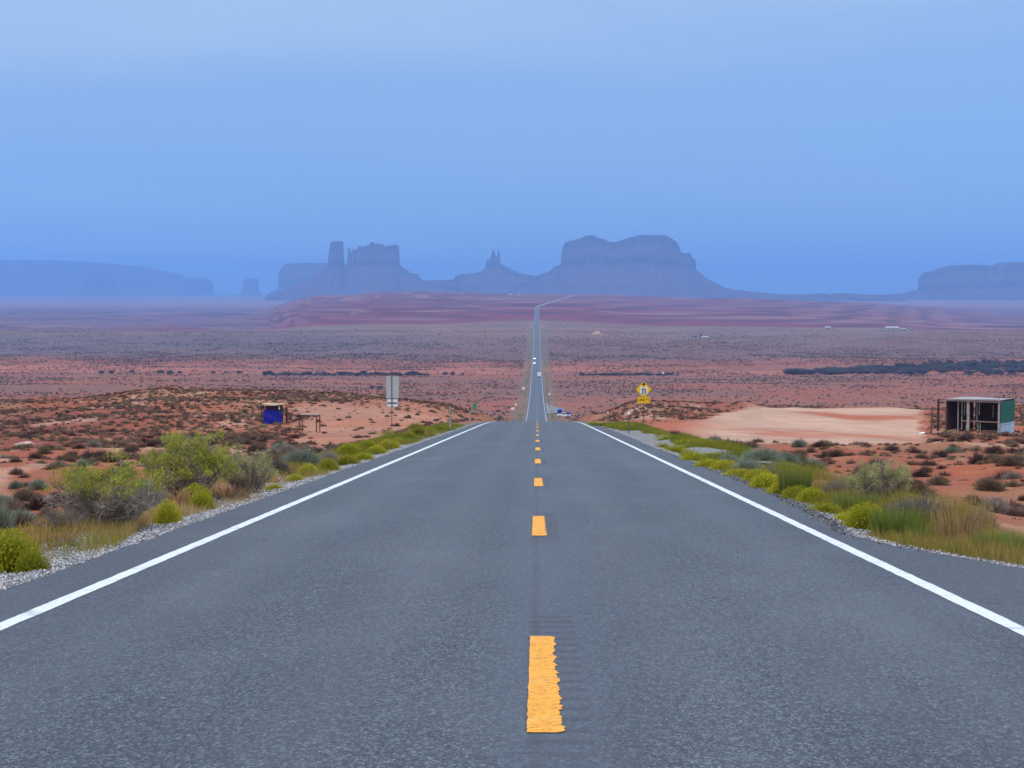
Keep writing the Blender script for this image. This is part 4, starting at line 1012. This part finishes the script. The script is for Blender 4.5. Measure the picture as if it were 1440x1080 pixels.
# delineators and posts
def post(px, py, hpx, w_, name, label, mat, top=None, rz=0, tilt=0, cat='post'):
    P = at(px, py); k = P.y/F_PX; h = hpx*k; t = thing(name, label, cat, P, rz); t.rotation_euler[1] = tilt
    m_ = MB(); m_.tube([(0, 0, -.25), (0.01, 0, h*.5), (0, 0, h)], w_, w_*.85, 8); m_.build('shaft', mat, t)
    if top == 'white': MB().prism(rrect(.11, .20, .05), -.045, -.028).build('reflector', M['white_plate'], t, loc=(0, 0, h-.06))
    if top == 'black': MB().box((0, 0, h+.05), (.11, .10, .42), bev=.02).build('dark_cap', M['sign_black'], t)
    if top == 'chip': MB().box((0, -.03, h*.96), (.08, .02, .1)).build('faded_cap', M['white_plate'], t)
    return t
post(633, 606, 34, .055, 'marker_post', 'pale weathered marker post on the left verge near the crest', M['grey_wood'], None)
post(661, 597, 20, .075, 'marker_post', 'pale marker post with a black top at the left road edge on the crest', M['grey_wood'], 'black')
post(884, 610, 31, .035, 'delineator', 'thin dark delineator with a white reflector, just left of the yellow sign', M['steel'], 'white', cat='delineator')
post(855, 594, 15, .035, 'delineator', 'short dark delineator with a white tip on the crest, farther left than its twin', M['steel'], 'white', cat='delineator')
P = at(667.5, 590); k = P.y/F_PX
t = thing('mile_sign', 'small green sign panel on a short post beyond the left crest', 'road sign', P)
MB().box((0, 0, 3.6*k), (.07, .06, 8.2*k)).build('post', M['grey_wood'], t)
MB().prism(rrect(5.4*k, 8.2*k, .05), -.05, -.035).build('green_panel', M['sign_green'], t, loc=(0, 0, 11.5*k))
# ---------------------------------------------------------------- left trader's stall
P = at(383, 597); k = P.y/F_PX
t = thing('tarp_stall', 'small trader stall closed in front by a bright blue tarp', 'stall', P, -.06)
w_, h = 29*k, 28*k; dp = 1.7
for (x, y, hh, r) in ((-w_*.52, 0, h*1.02, .07), (-w_*.44, .05, h, .04), (w_*.46, 0, h*.92, .06), (-w_*.48, dp, h*.95, .05), (w_*.5, dp, h*.95, .05)):
    MB().tube([(x, y, -.2), (x+.03*hh*.3, y, hh*.5), (x, y, hh)], r, r*.9, 7).build('pole', M['dark_wood'], t)
# tarp: a slightly sagging, wrinkled sheet with thickness
nx_, nz_ = 26, 14; Vt = []; Ft = []
for j in range(nz_+1):
    for i in range(nx_+1):
        u, v = i/nx_, j/nz_
        zz = v*h*(.70+.05*math.sin(u*5))-.0; xx_ = -w_*.43+u*w_*(.90+.02*v)
        Vt.append((xx_, -.07+.035*math.sin(u*17+v*3)+.03*math.sin(v*9+u*4)-.08*(1-v), zz+.02))
for j in range(nz_):
    for i in range(nx_): a = j*(nx_+1)+i; Ft.append((a, a+1, a+nx_+2, a+nx_+1))
nv = len(Vt); Vt += [(x, y+.015, z) for x, y, z in Vt]; Ft += [tuple(i+nv for i in reversed(f)) for f in Ft]
MB().add(Vt, Ft).build('blue_tarp', M['blue_tarp'], t, True)
m_ = MB(); m_.box((w_*.0, dp*.5, h*.5), (w_*.86, .03, h*.9)); m_.build('rear_board', M['dark_wood'], t)
rf = MB(); P_ = [(-w_*.5, h*1.0), (-w_*.2, h*.955), (w_*.1, h*.95), (w_*.52, h*1.0), (w_*.52, h*1.05), (w_*.1, h*1.01), (-w_*.2, h*1.02), (-w_*.5, h*1.05)]
rf.prism(P_, -.25, dp+.15); rf.build('roof', M['straw_roof'], t)
m_ = MB(); m_.box((0, 0, h*.80), (w_*.92, .05, .07)); m_.build('crossbar', M['dark_wood'], t)
MB().box((w_*.35, -.05, h*.84), (w_*.06, .02, h*.15)).build('white_rag', M['white_plate'], t)
st_ = at(403.5, 594); k2 = st_.y/F_PX; t = thing('wooden_post', 'dark wooden post standing right of the blue tarp stall', 'post', st_)
MB().tube([(0, 0, -.2), (.02, 0, 10*k2), (0, 0, 21*k2)], .07, .06, 7).build('shaft', M['dark_wood'], t)
# bare table frame
P = at(434, 608); k = P.y/F_PX
t = thing('table_frame', 'spindly wooden display table frame beside the blue tarp stall', 'table', P, .05)
w_, h = 30*k, 24*k
for (x, y, hh, r, nm) in ((-w_*.5+.1, 0, h*1.16, .035, 0), (-w_*.36, 1.0, h*1.1, .035, 0), (w_*.36, 0, h, .055, 0), (w_*.48, .9, h, .045, 0)):
    MB().tube([(x, y, -.15), (x+.02, y, hh*.5), (x, y, hh)], r, r, 6).build('leg', M['rust'], t)
m_ = MB(); m_.box((-.02*w_, -.02, h*.97), (w_*1.04, .07, .09)); m_.box((0, .95, h*1.02), (w_, .07, .07)); m_.box((-.1*w_, -.06, h*.99), (w_*1.2, .04, .05)); m_.build('rail', M['dark_wood'], t)
m_ = MB()
for i in range(5): m_.box((.04*w_, .1+.2*i, h*1.045), (w_*.92, .16, .03), Matrix.Rotation(rng.normal()*.01, 3, 'Z'))
m_.build('table_top', M['grey_wood'], t)
MB().box((-w_*.42, .0, h*.86), (.18, .14, .26), bev=.03).build('hanging_block', M['dark_wood'], t)
# ---------------------------------------------------------------- right shed
P = at(1367, 606.5); k = P.y/F_PX
def corr(name, base, alt=None):
    b = NB(name); p = b.obj(); n = b.noise(p, 2.5, 5)
    c = b.ramp(n, [(.3, tuple(x*.72 for x in base)), (.7, tuple(min(1, x*1.2) for x in base))])
    c = b.mix(b.ramp(b.noise(b.map(p, (1, 1, .3)), 5, 5), [(.60, 0.0), (.72, .7)]), c, (.16, .09, .06)); b.col(c).rough(.55); return b.m
M['corr_green'] = corr('green_corrugated_iron', (.015, .16, .10)); M['corr_blue'] = corr('pale_blue_corrugated_iron', (.46, .62, .74)); M['roof_iron'] = corr('pale_iron_roof', (.36, .38, .40))
t = thing('open_shed', 'open-fronted trader shed with a green and pale blue corrugated side', 'shed', P, -0.61)
kk = k
def X_(px): return (px-1367)*kk/.937
hR, hL = 44.5*kk, 43*kk       # heights
D_ = 3.2
FL, FM, FR = X_(1332), X_(1362), X_(1403)
SR = FR+.02                                   # far corner of the side wall seen obliquely
sd_ = 3.2
# side wall runs back and to the right
def wall_pt(u): return (FR+.10, .06+u*sd_)
nu, Vw, Fw = 6, [], []
def sidewall(z0, z1, mat, nm, off):
    V_, F_ = [], []; nz = 34
    for j in range(nz+1):
        z = z0+(z1-z0)*j/nz
        for i in range(nu+1):
            x, y = wall_pt(i/nu); wv = .022*math.sin(2*math.pi*z/.19)
            V_.append((x+wv+off, y, z))
    for j in range(nz):
        for i in range(nu): a = j*(nu+1)+i; F_.append((a, a+1, a+nu+2, a+nu+1))
    n0 = len(V_); V_ += [(x-.014, y, z) for x, y, z in V_]; F_ += [tuple(i+n0 for i in reversed(f)) for f in F_]
    MB().add(V_, F_).build(nm, mat, t, True)
sidewall(13.0*kk, hR-.06, M['corr_green'], 'green_side_wall', .03); sidewall(-.45, 14.2*kk, M['corr_blue'], 'pale_side_wall', 0)
# frame posts
for (x, y, hh, r, mt) in ((FL, 0, hL, .07, 'dark_wood'), (FM-.02, 0, hL, .13, 'grey_wood'), (FR, 0, hR, .10, 'grey_wood'), (FL+.25, D_, hL, .06, 'dark_wood'), (SR-.05, sd_, hR, .07, 'dark_wood'),
                          (X_(1346), .25, hL, .045, 'grey_wood')):
    MB().box((x, y, hh/2-.3), (r*1.5, r*1.5, hh+.55)).build('frame_post', M[mt], t)
# left inner plank wall (dark), partly open
m_ = MB()
for i in range(7):
    a = i/7; m_.box((FL+.02, .25+a*D_*.95, hL*.48), (.04, .42, hL*.98), Matrix.Rotation(rng.normal()*.02, 3, 'Z'))
m_.build('left_wall', M['dark_wood'], t)
m_ = MB()
for i in range(26):
    x = FL+.1+(SR-FL-.15)*i/25
    if i in (3, 6): continue
    m_.box((x, D_+.02*rng.random(), hL*.48-.1), (.20, .03, hL*.98))
m_.build('rear_wall', M['dark_wood'], t)
m_ = MB()
for i, px in enumerate((1349.5, 1352, 1356, 1369, 1373)):
    L_ = (.95, .48, .42, .85, .45)[i]; m_.box((X_(px), .55+.15*(i % 2), hL*(1-L_/2)-.05), (.07, .04, hL*L_))
for px in (1382,): m_.box((X_(px), 2.2, hL*.62), (.09, .05, hL*.4))
for px in (1372, 1375, 1356): m_.box((X_(px), .5, hL*.17), (.06, .05, hL*.34))
m_.build('hanging_slats', M['grey_wood'], t)
MB().box(((X_(1350)+FR)/2, .5, 13.6*kk), (FR-X_(1350), .35, .06)).build('counter', M['old_wood'], t)
m_ = MB(); m_.box(((FL+FR)/2-.05, -.04, hL-.02), (FR-FL+.25, .12, .16)); m_.box(((FL+FR)/2, D_, hL-.05), (FR-FL, .1, .12)); m_.build('header_beam', M['grey_wood'], t)
# roof: thin iron sheets
V_, F_ = [], []
nX, nY = 60, 5
for j in range(nY+1):
    for i in range(nX+1):
        u = i/nX; v = j/nY
        x = FL-.15+(FR+.15-FL+.1)*u + v*(SR-FR)*u; y = -.25+v*(D_+.5)
        V_.append((x, y, hL+.06+(hR-hL)*u+.018*math.sin(i*1.9)-.03*v+.04*math.sin(u*6)))
for j in range(nY):
    for i in range(nX): a = j*(nX+1)+i; F_.append((a, a+1, a+nX+2, a+nX+1))
n0 = len(V_); V_ += [(x, y, z-.025) for x, y, z in V_]; F_ += [tuple(i+n0 for i in reversed(f)) for f in F_]
MB().add(V_, F_).build('roof', M['roof_iron'], t)
MB().add([(FL-.1, -.3, hL+.02), (FR+.2, -.3, hR+.03), (FR+.2, -.3, hR+.13), (FL-.1, -.3, hL+.10), (FL-.1, -.26, hL+.02), (FR+.2, -.26, hR+.03), (FR+.2, -.26, hR+.13), (FL-.1, -.26, hL+.10)],
         [(0, 1, 2, 3), (4, 7, 6, 5), (0, 4, 5, 1), (3, 2, 6, 7), (0, 3, 7, 4), (1, 5, 6, 2)]).build('fascia', M['grey_wood'], t)
# open extension frame left of the shed
xl = X_(1320)
for (x, y, hh) in ((xl, 0, hL-.05), (xl+.25, 2.4, hL-.1)): MB().box((x, y, hh/2-.15), (.15, .15, hh+.3)).build('extension_post', M['dark_wood'], t)
m_ = MB(); m_.box(((xl+FL)/2-.05, -.02, hL-.02), (FL-xl+.1, .07, .07)); m_.box(((xl+FL)/2, 2.4, hL-.1), (FL-xl, .07, .07)); m_.box((xl+.3, 0, hL-.25), (.42, .1, .12)); m_.build('extension_beam', M['dark_wood'], t)
post(1309, 609, 37, .075, 'rusty_post', 'leaning rusty post standing alone left of the open shed', M['rust'], None, tilt=.03)
# ---------------------------------------------------------------- boulders and scraps
def boulder(px, py, wpx, hpx, label, seed, mat='boulder'):
    P = at(px, py); k = P.y/F_PX; import bmesh
    bm = bmesh.new(); bmesh.ops.create_icosphere(bm, subdivisions=3, radius=1); r = random.Random(seed)
    pl = [(Vector((r.gauss(0, 1), r.gauss(0, 1), r.gauss(0, .8))).normalized(), .38+.38*r.random()) for _ in range(16)]
    for v in bm.verts:
        for n_, d_ in pl:
            e = v.co.dot(n_)-d_
            if e > 0: v.co -= n_*e
        v.co *= 1.25+.05*r.gauss(0, 1); v.co.x *= wpx*k/2; v.co.y *= wpx*k/2.3; v.co.z *= hpx*k*.55
        v.co.z += hpx*k*.18
    me = bpy.data.meshes.new('boulder'); bm.to_mesh(me); bm.free(); me.materials.append(M[mat])
    o = bpy.data.objects.new('boulder', me); COL.objects.link(o); o.location = P; tag(o, label, 'rock', 'red rocks on the right field')
M['boulder'] = simple('dark_red_rock', (.15, .045, .035), .9, var=.45, scale=5, bump=.04); M['pale_rock'] = simple('pale_rock', (.58, .42, .36), .9, var=.3, scale=6, bump=.03)
boulder(1155, 654, 26, 14, 'dark red angular boulder, the largest, in the field right of the road', 3)
boulder(1131, 653, 16, 7, 'low dark red rock just left of the largest boulder', 4)
boulder(1180, 657, 10, 5, 'small red rock just right of the largest boulder', 5)
boulder(1297, 610, 15, 3.5, 'flat white slab lying by the rusty post and the shed', 6, 'white_plate')
boulder(35, 625, 34, 5, 'flat pale slab in the scrub at the left edge', 7, 'pale_rock')

# ---------------------------------------------------------------- vehicles
def paint(name, c): 
    b = NB(name); b.col(c).rough(.35); b.b.inputs['Specular IOR Level'].default_value = .5; b.b.inputs['Coat Weight'].default_value = .4; return b.m
M['car_white'] = paint('white_car_paint', (.72, .74, .76)); M['car_silver'] = paint('silver_car_paint', (.40, .43, .46)); M['car_blue'] = paint('blue_car_paint', (.03, .12, .52)); M['camper'] = paint('camper_shell', (.88, .88, .92))
b = NB('lit_headlight'); b.b.inputs['Emission Color'].default_value = (1, .97, .9, 1); b.b.inputs['Emission Strength'].default_value = 45; b.col((.9, .9, .9)); M['lamp'] = b.m
b = NB('tail_lamp'); b.col((.45, .02, .02)).rough(.3); M['tail'] = b.m
def wheels(t, xs, ys, r, wd=.22):
    for x in xs:
        for y in ys:
            wl_ = MB().tube([(x-wd/2, y, r), (x+wd/2, y, r)], r, r, 20).build('wheel', M['tyre'], t)
            s = 1 if x > 0 else -1; MB().tube([(x+s*wd*.45, y, r), (x+s*(wd*.5+.01), y, r)], r*.6, r*.58, 14).build('rim', M['rim'], wl_)
def sedan(name, label, loc, rz, paintm, lit=True, group=None, suv=False, cat='car', pickup=None):
    """length along local y, front at -y"""
    t = thing(name, label, cat, loc, rz, group)
    if pickup:   prof = [(-2.6, .42), (-2.62, .72), (-2.5, .98), (-1.45, 1.08), (-.75, 1.72), (.45, 1.76), (.62, 1.12), (2.6, 1.10), (2.62, .50), (2.3, .40)]
    elif suv:    prof = [(-2.3, .42), (-2.34, .70), (-2.15, .98), (-1.2, 1.10), (-.55, 1.66), (1.75, 1.70), (2.2, 1.15), (2.3, .55), (2.1, .42)]
    else:        prof = [(-2.3, .36), (-2.35, .58), (-2.1, .80), (-1.1, .95), (-.35, 1.40), (.95, 1.43), (1.7, 1.05), (2.25, .98), (2.3, .50), (2.1, .36)]
    W2 = .90; n_ = len(prof); V_, F_ = [], []
    secs = [(-1, .97), (-.93, 1.0), (.93, 1.0), (1, .97)]
    for sx, sc in secs:
        for (y, z) in prof:
            nar = 1-.17*max(0, (z-1.0)/.7); V_.append((sx*W2*nar, y*sc, z if sc == 1.0 else z*.985+.01))
    for s_ in range(3):
        for i in range(n_): j = (i+1) % n_; F_.append((s_*n_+i, s_*n_+j, (s_+1)*n_+j, (s_+1)*n_+i))
    F_ += [tuple(range(n_)), tuple(3*n_+i for i in range(n_-1, -1, -1))]
    MB().add(V_, F_).build('body', paintm, t)
    a, c = prof[3], prof[4]
    dz = (c[1]-a[1]); 
    MB().add([(-.72, a[0]+.08-.02, a[1]+.06), (.72, a[0]+.08-.02, a[1]+.06), (.64, c[0]-.06-.02, c[1]-.05), (-.64, c[0]-.06-.02, c[1]-.05)], [(0, 1, 2, 3)]).build('windscreen', M['glass'], t)
    e, f = prof[5], prof[6]
    MB().add([(-.70, f[0]-.02+.03, f[1]+.06), (.70, f[0]-.02+.03, f[1]+.06), (.62, e[0]+.06+.03, e[1]-.05), (-.62, e[0]+.06+.03, e[1]-.05)], [(3, 2, 1, 0)]).build('rear_window', M['glass'], t)
    for s_ in (-1, 1):
        z0 = a[1]+.04; z1 = c[1]-.08
        xf = lambda z: s_*(W2*(1-.17*max(0, (z-1.0)/.7))+.012)
        MB().add([(xf(z0), a[0]+.25, z0), (xf(z0), f[0]-.22, z0), (xf(z1), e[0]-.1, z1), (xf(z1), c[0]+.12, z1)], [(0, 1, 2, 3)]).build('side_window', M['glass'], t)
        MB().box((s_*.66, prof[1][0]-.0, .66 if not pickup else .80), (.30, .10, .16), bev=.03).build('headlight', M['lamp'] if lit else M['white_plate'], t)
        MB().box((s_*.70, 2.29 if not pickup else 2.6, .82), (.22, .08, .16), bev=.02).build('tail_light', M['tail'], t)
    MB().box((0, prof[0][0]-.04, .48), (1.5, .08, .16), bev=.02).build('grille', M['black'], t)
    wheels(t, (-.80, .80), (-1.45, 1.42) if not pickup else (-1.65, 1.6), .33 if not (suv or pickup) else .38)
    return t
def road_at(px, py):
    P = at(px, py); return P
y = 1722.; sedan('parked_car' if 0 else 'car', 'farther of two oncoming cars with lit headlights on the distant road', (-2.1, y, float(R(y)+.02)), 0, M['car_silver'], True, 'oncoming cars far down the road', True)
y = 1600.; sedan('car', 'nearer of two oncoming cars with lit headlights on the distant road', (-2.6, y, float(R(y)+.02)), 0, M['car_white'], True, 'oncoming cars far down the road')
# camper van driving away
y = 1280.; t = thing('camper_van', 'tall white camper van driving away down the long road', 'van', (1.75, y, float(R(y)+.02)))
MB().box((0, .3, 2.15), (2.6, 5.6, 2.9), bev=.15).build('body', M['camper'], t)
MB().box((0, 3.9, 1.35), (2.1, 1.8, 1.5), bev=.25).build('cab', M['camper'], t)
MB().box((0, 3.6, 2.75), (2.3, 1.6, 1.1), bev=.3).build('overcab', M['camper'], t)
MB().box((0, -2.44, .62), (2.3, .16, .34), bev=.04).build('bumper', M['black'], t)
MB().box((0, -2.515, 2.75), (.8, .04, .35)).build('rear_window', M['glass'], t)
for s_ in (-1, 1): MB().box((s_*1.02, -2.53, 1.05), (.18, .06, .4), bev=.02).build('tail_light', M['tail'], t)
MB().box((0, .3, .62), (2.2, 5.2, .3)).build('chassis', M['black'], t)
wheels(t, (-.98, .98), (-1.3, 3.6), .40, .28)
# traders' spot by the turn-off
P = at(793, 586.5); t = sedan('pickup_truck', 'white-fronted pickup with a blue covered bed parked on the far turn-off', (P.x, P.y, P.z+.05), math.radians(-90), M['car_white'], False, None, False, 'pickup truck', pickup=True)
m_ = MB(); m_.prism([(.70, 1.05), (2.60, 1.05), (2.60, 1.55), (2.3, 1.75), (.9, 1.80), (.70, 1.6)], -.86, .86, 'x'); m_.build('bed_cover', M['blue_tarp'], t)
P = at(787, 581); k = P.y/F_PX; t = thing('canopy_stall', 'little blue canopy stall just behind the pickup on the far turn-off', 'stall', P)
for sx in (-1, 1):
    for sy in (-1, 1): MB().tube([(sx*1.0, sy*1.0, 0), (sx*1.0, sy*1.0, 1.7)], .04, .04, 6).build('pole', M['white_plate'], t)
MB().add([(-1.15, -1.15, 1.6), (1.15, -1.15, 1.6), (1.15, 1.15, 1.6), (-1.15, 1.15, 1.6), (0, 0, 2.25), (0, 0, 2.15)], [(0, 1, 4), (1, 2, 4), (2, 3, 4), (3, 0, 4), (1, 0, 5), (2, 1, 5), (3, 2, 5), (0, 3, 5)]).build('canopy', M['car_blue'], t)
MB().box((0, -1.05, .8), (2.0, .04, 1.5)).build('front_cloth', M['blue_tarp'], t); MB().box((.3, -.6, .55), (.9, .5, .9), bev=.05).build('table', M['white_plate'], t)
# small signs and markers far down the road
def small_sign(px, py, w_, h_, hh, label, mat, grp='far roadside signs'):
    P = at(px, py); t = thing('small_sign', label, 'road sign', P, 0, grp)
    MB().box((0, 0, hh/2-.1), (.08, .08, hh+.2)).build('post', M['grey_wood'], t); MB().prism(rrect(w_, h_, .06), -.07, -.05).build('panel', mat, t, loc=(0, 0, hh))
small_sign(721, 578.5, 1.6, 1.0, 1.2, 'wide pale sign in the scrub left of the far road', M['sign_white'])
small_sign(725.3, 572.5, .9, .9, 1.2, 'small cream sign just behind the wide pale one left of the far road', M['sign_white'])
small_sign(736, 550, 1.5, 1.3, 1.6, 'white square sign on the left verge of the far road, below the vehicles', M['sign_white'])
small_sign(772.5, 557.5, 1.1, 1.1, 1.4, 'white sign right of the far road above the turn-off', M['sign_white'])
small_sign(735, 538, 1.2, 1.0, 1.6, 'faint sign on the left verge of the far road beside the camper van', M['alu'])
small_sign(932.5, 527.5, 1.6, 1.6, 1.8, 'tiny white sign in the valley right of the yellow diamond', M['sign_white'])

# ---------------------------------------------------------------- far homesteads
M['house_white'] = simple('white_house_wall', (.40, .38, .38), .7, var=.08); M['house_tan'] = simple('tan_house_wall', (.55, .40, .30), .8, var=.1); M['roof_dark'] = simple('dark_shingle_roof', (.16, .13, .14), .8); M['roof_pale'] = simple('pale_metal_roof', (.40, .40, .43), .5)
def house(px, py, w_, d_, h_, label, wm, rm, rz=0, nm='house'):
    P = at(px, py); t = thing(nm, label, 'house', P, rz, 'far homesteads in the valley')
    MB().box((0, 0, h_/2-.6), (w_, d_, h_+1.2)).build('wall', wm, t)
    r = MB(); r.prism([(-d_/2-.4, h_-.1), (d_/2+.4, h_-.1), (0, h_+d_*.22)], -w_/2-.4, w_/2+.4, 'x'); r.build('roof', rm, t)
    for i in range(3): MB().box((-w_*.3+i*w_*.3, -d_/2-.02, h_*.55), (1.1, .08, 1.0)).build('window', M['glass'], t)
    MB().box((w_*.12, -d_/2-.02, h_*.38), (1.0, .08, 2.0)).build('door', M['dark_wood'], t)
house(1254, 464.5, 19, 9, 3.6, 'white long house with a pale roof on the plain at the right', M['house_white'], M['roof_pale'], .1)
house(1270, 465.5, 6, 5, 3, 'small pale outbuilding right of the long white house', M['house_white'], M['roof_pale'])
house(1281, 465.5, 9, 6, 2.8, 'tan outbuilding farthest right beside the long white house', M['house_tan'], M['roof_dark'])
house(1164, 463, 8, 6, 2.8, 'lone tan house on the plain below the low ridge at the right', M['house_tan'], M['roof_pale'])
house(960, 476.5, 12, 7, 3, 'grey-roofed house left of the dark water tank', M['house_tan'], M['roof_dark'])
house(975, 475.5, 9, 6, 3, 'small dark-roofed house next to the dark water tank', M['house_white'], M['roof_dark'], .4)
house(991, 477, 8, 6, 2.6, 'pale low house just right of the dark water tank', M['house_white'], M['roof_pale'])
house(717, 415.2, 13, 9, 3, 'distant pale house on the far ridge left of the road end', M['house_white'], M['roof_pale'])
house(730, 415.4, 12, 9, 3, 'distant bright house on the far ridge nearest the road end', M['house_white'], M['roof_pale'])
P = at(985.5, 477); k = P.y/F_PX; t = thing('water_tank', 'dark water tank on legs standing out in the plain right of the road', 'water tank', P)
MB().tube([(0, 0, 3.2*k), (0, 0, 6.8*k)], 1.3*k, 1.3*k, 18).build('tank', M['dark_wood'], t); MB().tube([(0, 0, 6.8*k), (0, 0, 7.6*k)], 1.35*k, .1*k, 18).build('tank_roof', M['black'], t)
for sx in (-1, 1):
    for sy in (-1, 1): MB().tube([(sx*1.1*k, sy*1.1*k, -.5), (sx*.9*k, sy*.9*k, 3.3*k)], .22, .18, 6).build('leg', M['dark_wood'], t)
# pale sand mound
P = at(838, 470)
M['sandheap'] = simple('pale_sand_heap', (.42, .27, .19), .95, var=.15, scale=.2)
n1_, n2_ = 30, 14; a = np.linspace(-1, 1, n1_); c_ = np.linspace(-1, 1, n2_); A_, B_ = np.meshgrid(a, c_)
Hm = np.clip(1-A_**2-B_**2, 0, 1)**.8*(.5+.5*ss(-1, .6, A_))*(.7+.6*fbm(A_*3, B_*3, 5, 3))
i = (np.arange(n2_-1)[:, None]*n1_+np.arange(n1_-1)[None]).ravel()
o = mesh_np('sand_mound', np.stack([A_*8, B_*7, Hm*6-1.0], -1).reshape(-1, 3), np.stack([i, i+1, i+n1_+1, i+n1_], 1), M['sandheap'], True); o.location = P
tag(o, 'pale sand mound on the valley floor right of the road', 'mound')

# ---------------------------------------------------------------- wash trees
M['tree'] = leaf_mat('wash_tree_leaves', [(0, (.045, .04, .055)), (.5, (.10, .09, .10)), (1, (.19, .165, .16))], rand=.3)
def tree_mesh(seed, n=900):
    P_, T_ = [], []
    for c in range(26):
        v = rng.normal(size=3); v /= np.linalg.norm(v); v = v*np.array([.75, .75, .38])*(.5+.5*rng.random())+np.array([0, 0, .58])
        m = n//26; d = rng.normal(size=(m, 3)); d /= np.linalg.norm(d, axis=1, keepdims=True); p = v+d*.24*rng.random((m, 1))**.5
        P_.append(p); T_.append(p+rng.normal(size=(m, 3))*.10)
    P_ = np.concatenate(P_); T_ = np.concatenate(T_); return blades(P_, T_, .09+.05*rng.random(len(P_)), rng.random(len(P_)))
TM = []
for i in range(4):
    v, f, r = tree_mesh(i); cm = mesh_np('tree_crown', v, f, M['tree'], False, {'rnd': r}, link=False)
    m_ = MB(); m_.tube([(0, 0, -.1), (.02, 0, .25), (.05, .03, .6)], .05, .02, 6)
    for a in range(4): q_ = rng.random()*6.28; m_.tube([(.02, 0, .2), (math.cos(q_)*.25, math.sin(q_)*.25, .45), (math.cos(q_)*.45, math.sin(q_)*.45, .65)], .028, .01, 5)
    o = m_.build('trunk', M['bark']); tm = o.data; bpy.data.objects.remove(o); TM.append((cm, tm))
def tree(px, py, hpx, wpx, label, grp, nm='wash_tree'):
    P = at(px, py); k = P.y/F_PX; cm, tm = TM[int(rng.integers(4))]
    t = thing(nm, label, 'tree', P, rng.random()*6.28, grp); t.scale = (wpx*k/1.7, wpx*k/1.7, hpx*k/1.05)
    for n_, me in (('crown', cm), ('trunk', tm)): o = bpy.data.objects.new(n_, me); COL.objects.link(o); o.parent = t
for (px, py, h_, w_) in [(143, 525.5, 5, 10), (157, 525.5, 4.5, 9), (186, 524.5, 5, 8), (226, 525.5, 6, 12), (240, 526, 5, 14), (253, 525.5, 4.5, 9), (300, 525, 4, 8), (317, 525, 3, 6), (337, 525.5, 4, 10)]:
    tree(px, py, h_, w_, 'small dark tree or bush standing alone in the dry wash at the left', 'scattered trees in the wash at the left')
for i in range(34):
    px = 372+233*(i+.5*rng.random())/34; big = .6+.6*rng.random()
    tree(px, 527.5+rng.random()*1.2, (4.5+2.5*math.sin(i*1.7)*.6)*big+.8, 10+5*rng.random(), 'dark low tree in the long line along the wash, left of the road', 'line of trees along the wash left of the road')
for (px, py, h_, w_) in [(626, 527.5, 5, 9), (636, 528, 6, 9), (650, 527.5, 3, 7), (534, 547, 5, 13), (524, 546, 4, 10)]:
    tree(px, py, h_, w_, 'dark bush in the valley between the tree line and the road', 'bushes between the tree line and the road')
n = 160
for i in range(n):
    px = 1108+360*rng.random(); f = (px-1108)/340
    top, bot = 519-13*ss(.0, .75, f), 526.5+.5*math.sin(px*.05)
    py = top+6.5+(bot-top-6)*rng.random()
    tree(px, py, 5+4*rng.random(), 13+12*rng.random(), 'blue-dark tree in the broad thicket along the wash at the right', 'thicket along the wash at the right')
for i in range(26):
    px = 815+140*i/26+3*rng.random(); tree(px, 527.3+rng.random(), 2.5+2*rng.random(), 8+4*rng.random(), 'low dark bush in the faint wash line right of the road', 'faint line of bushes right of the road')
# ---------------------------------------------------------------- haze
hb = MB(); x0, x1, y0, y1, z0, z1 = -13500, 13500, -60, 27600, -101.0, 372.0
hb.box(((x0+x1)/2, (y0+y1)/2, (z0+z1)/2), (x1-x0, y1-y0, z1-z0))
b = NB('haze_air'); b.t.nodes.remove(b.b)
pv = b.new('ShaderNodeVolumePrincipled'); pv.inputs['Density'].default_value = 1.0e-4
pv.inputs['Color'].default_value = (.245, .515, 1.0, 1); pv.inputs['Anisotropy'].default_value = 0.0
b.l(pv.outputs[0], b.o.inputs['Volume'])
hz = hb.build('haze', b.m); tag(hz, 'blue haze over the desert', None, None, 'stuff')
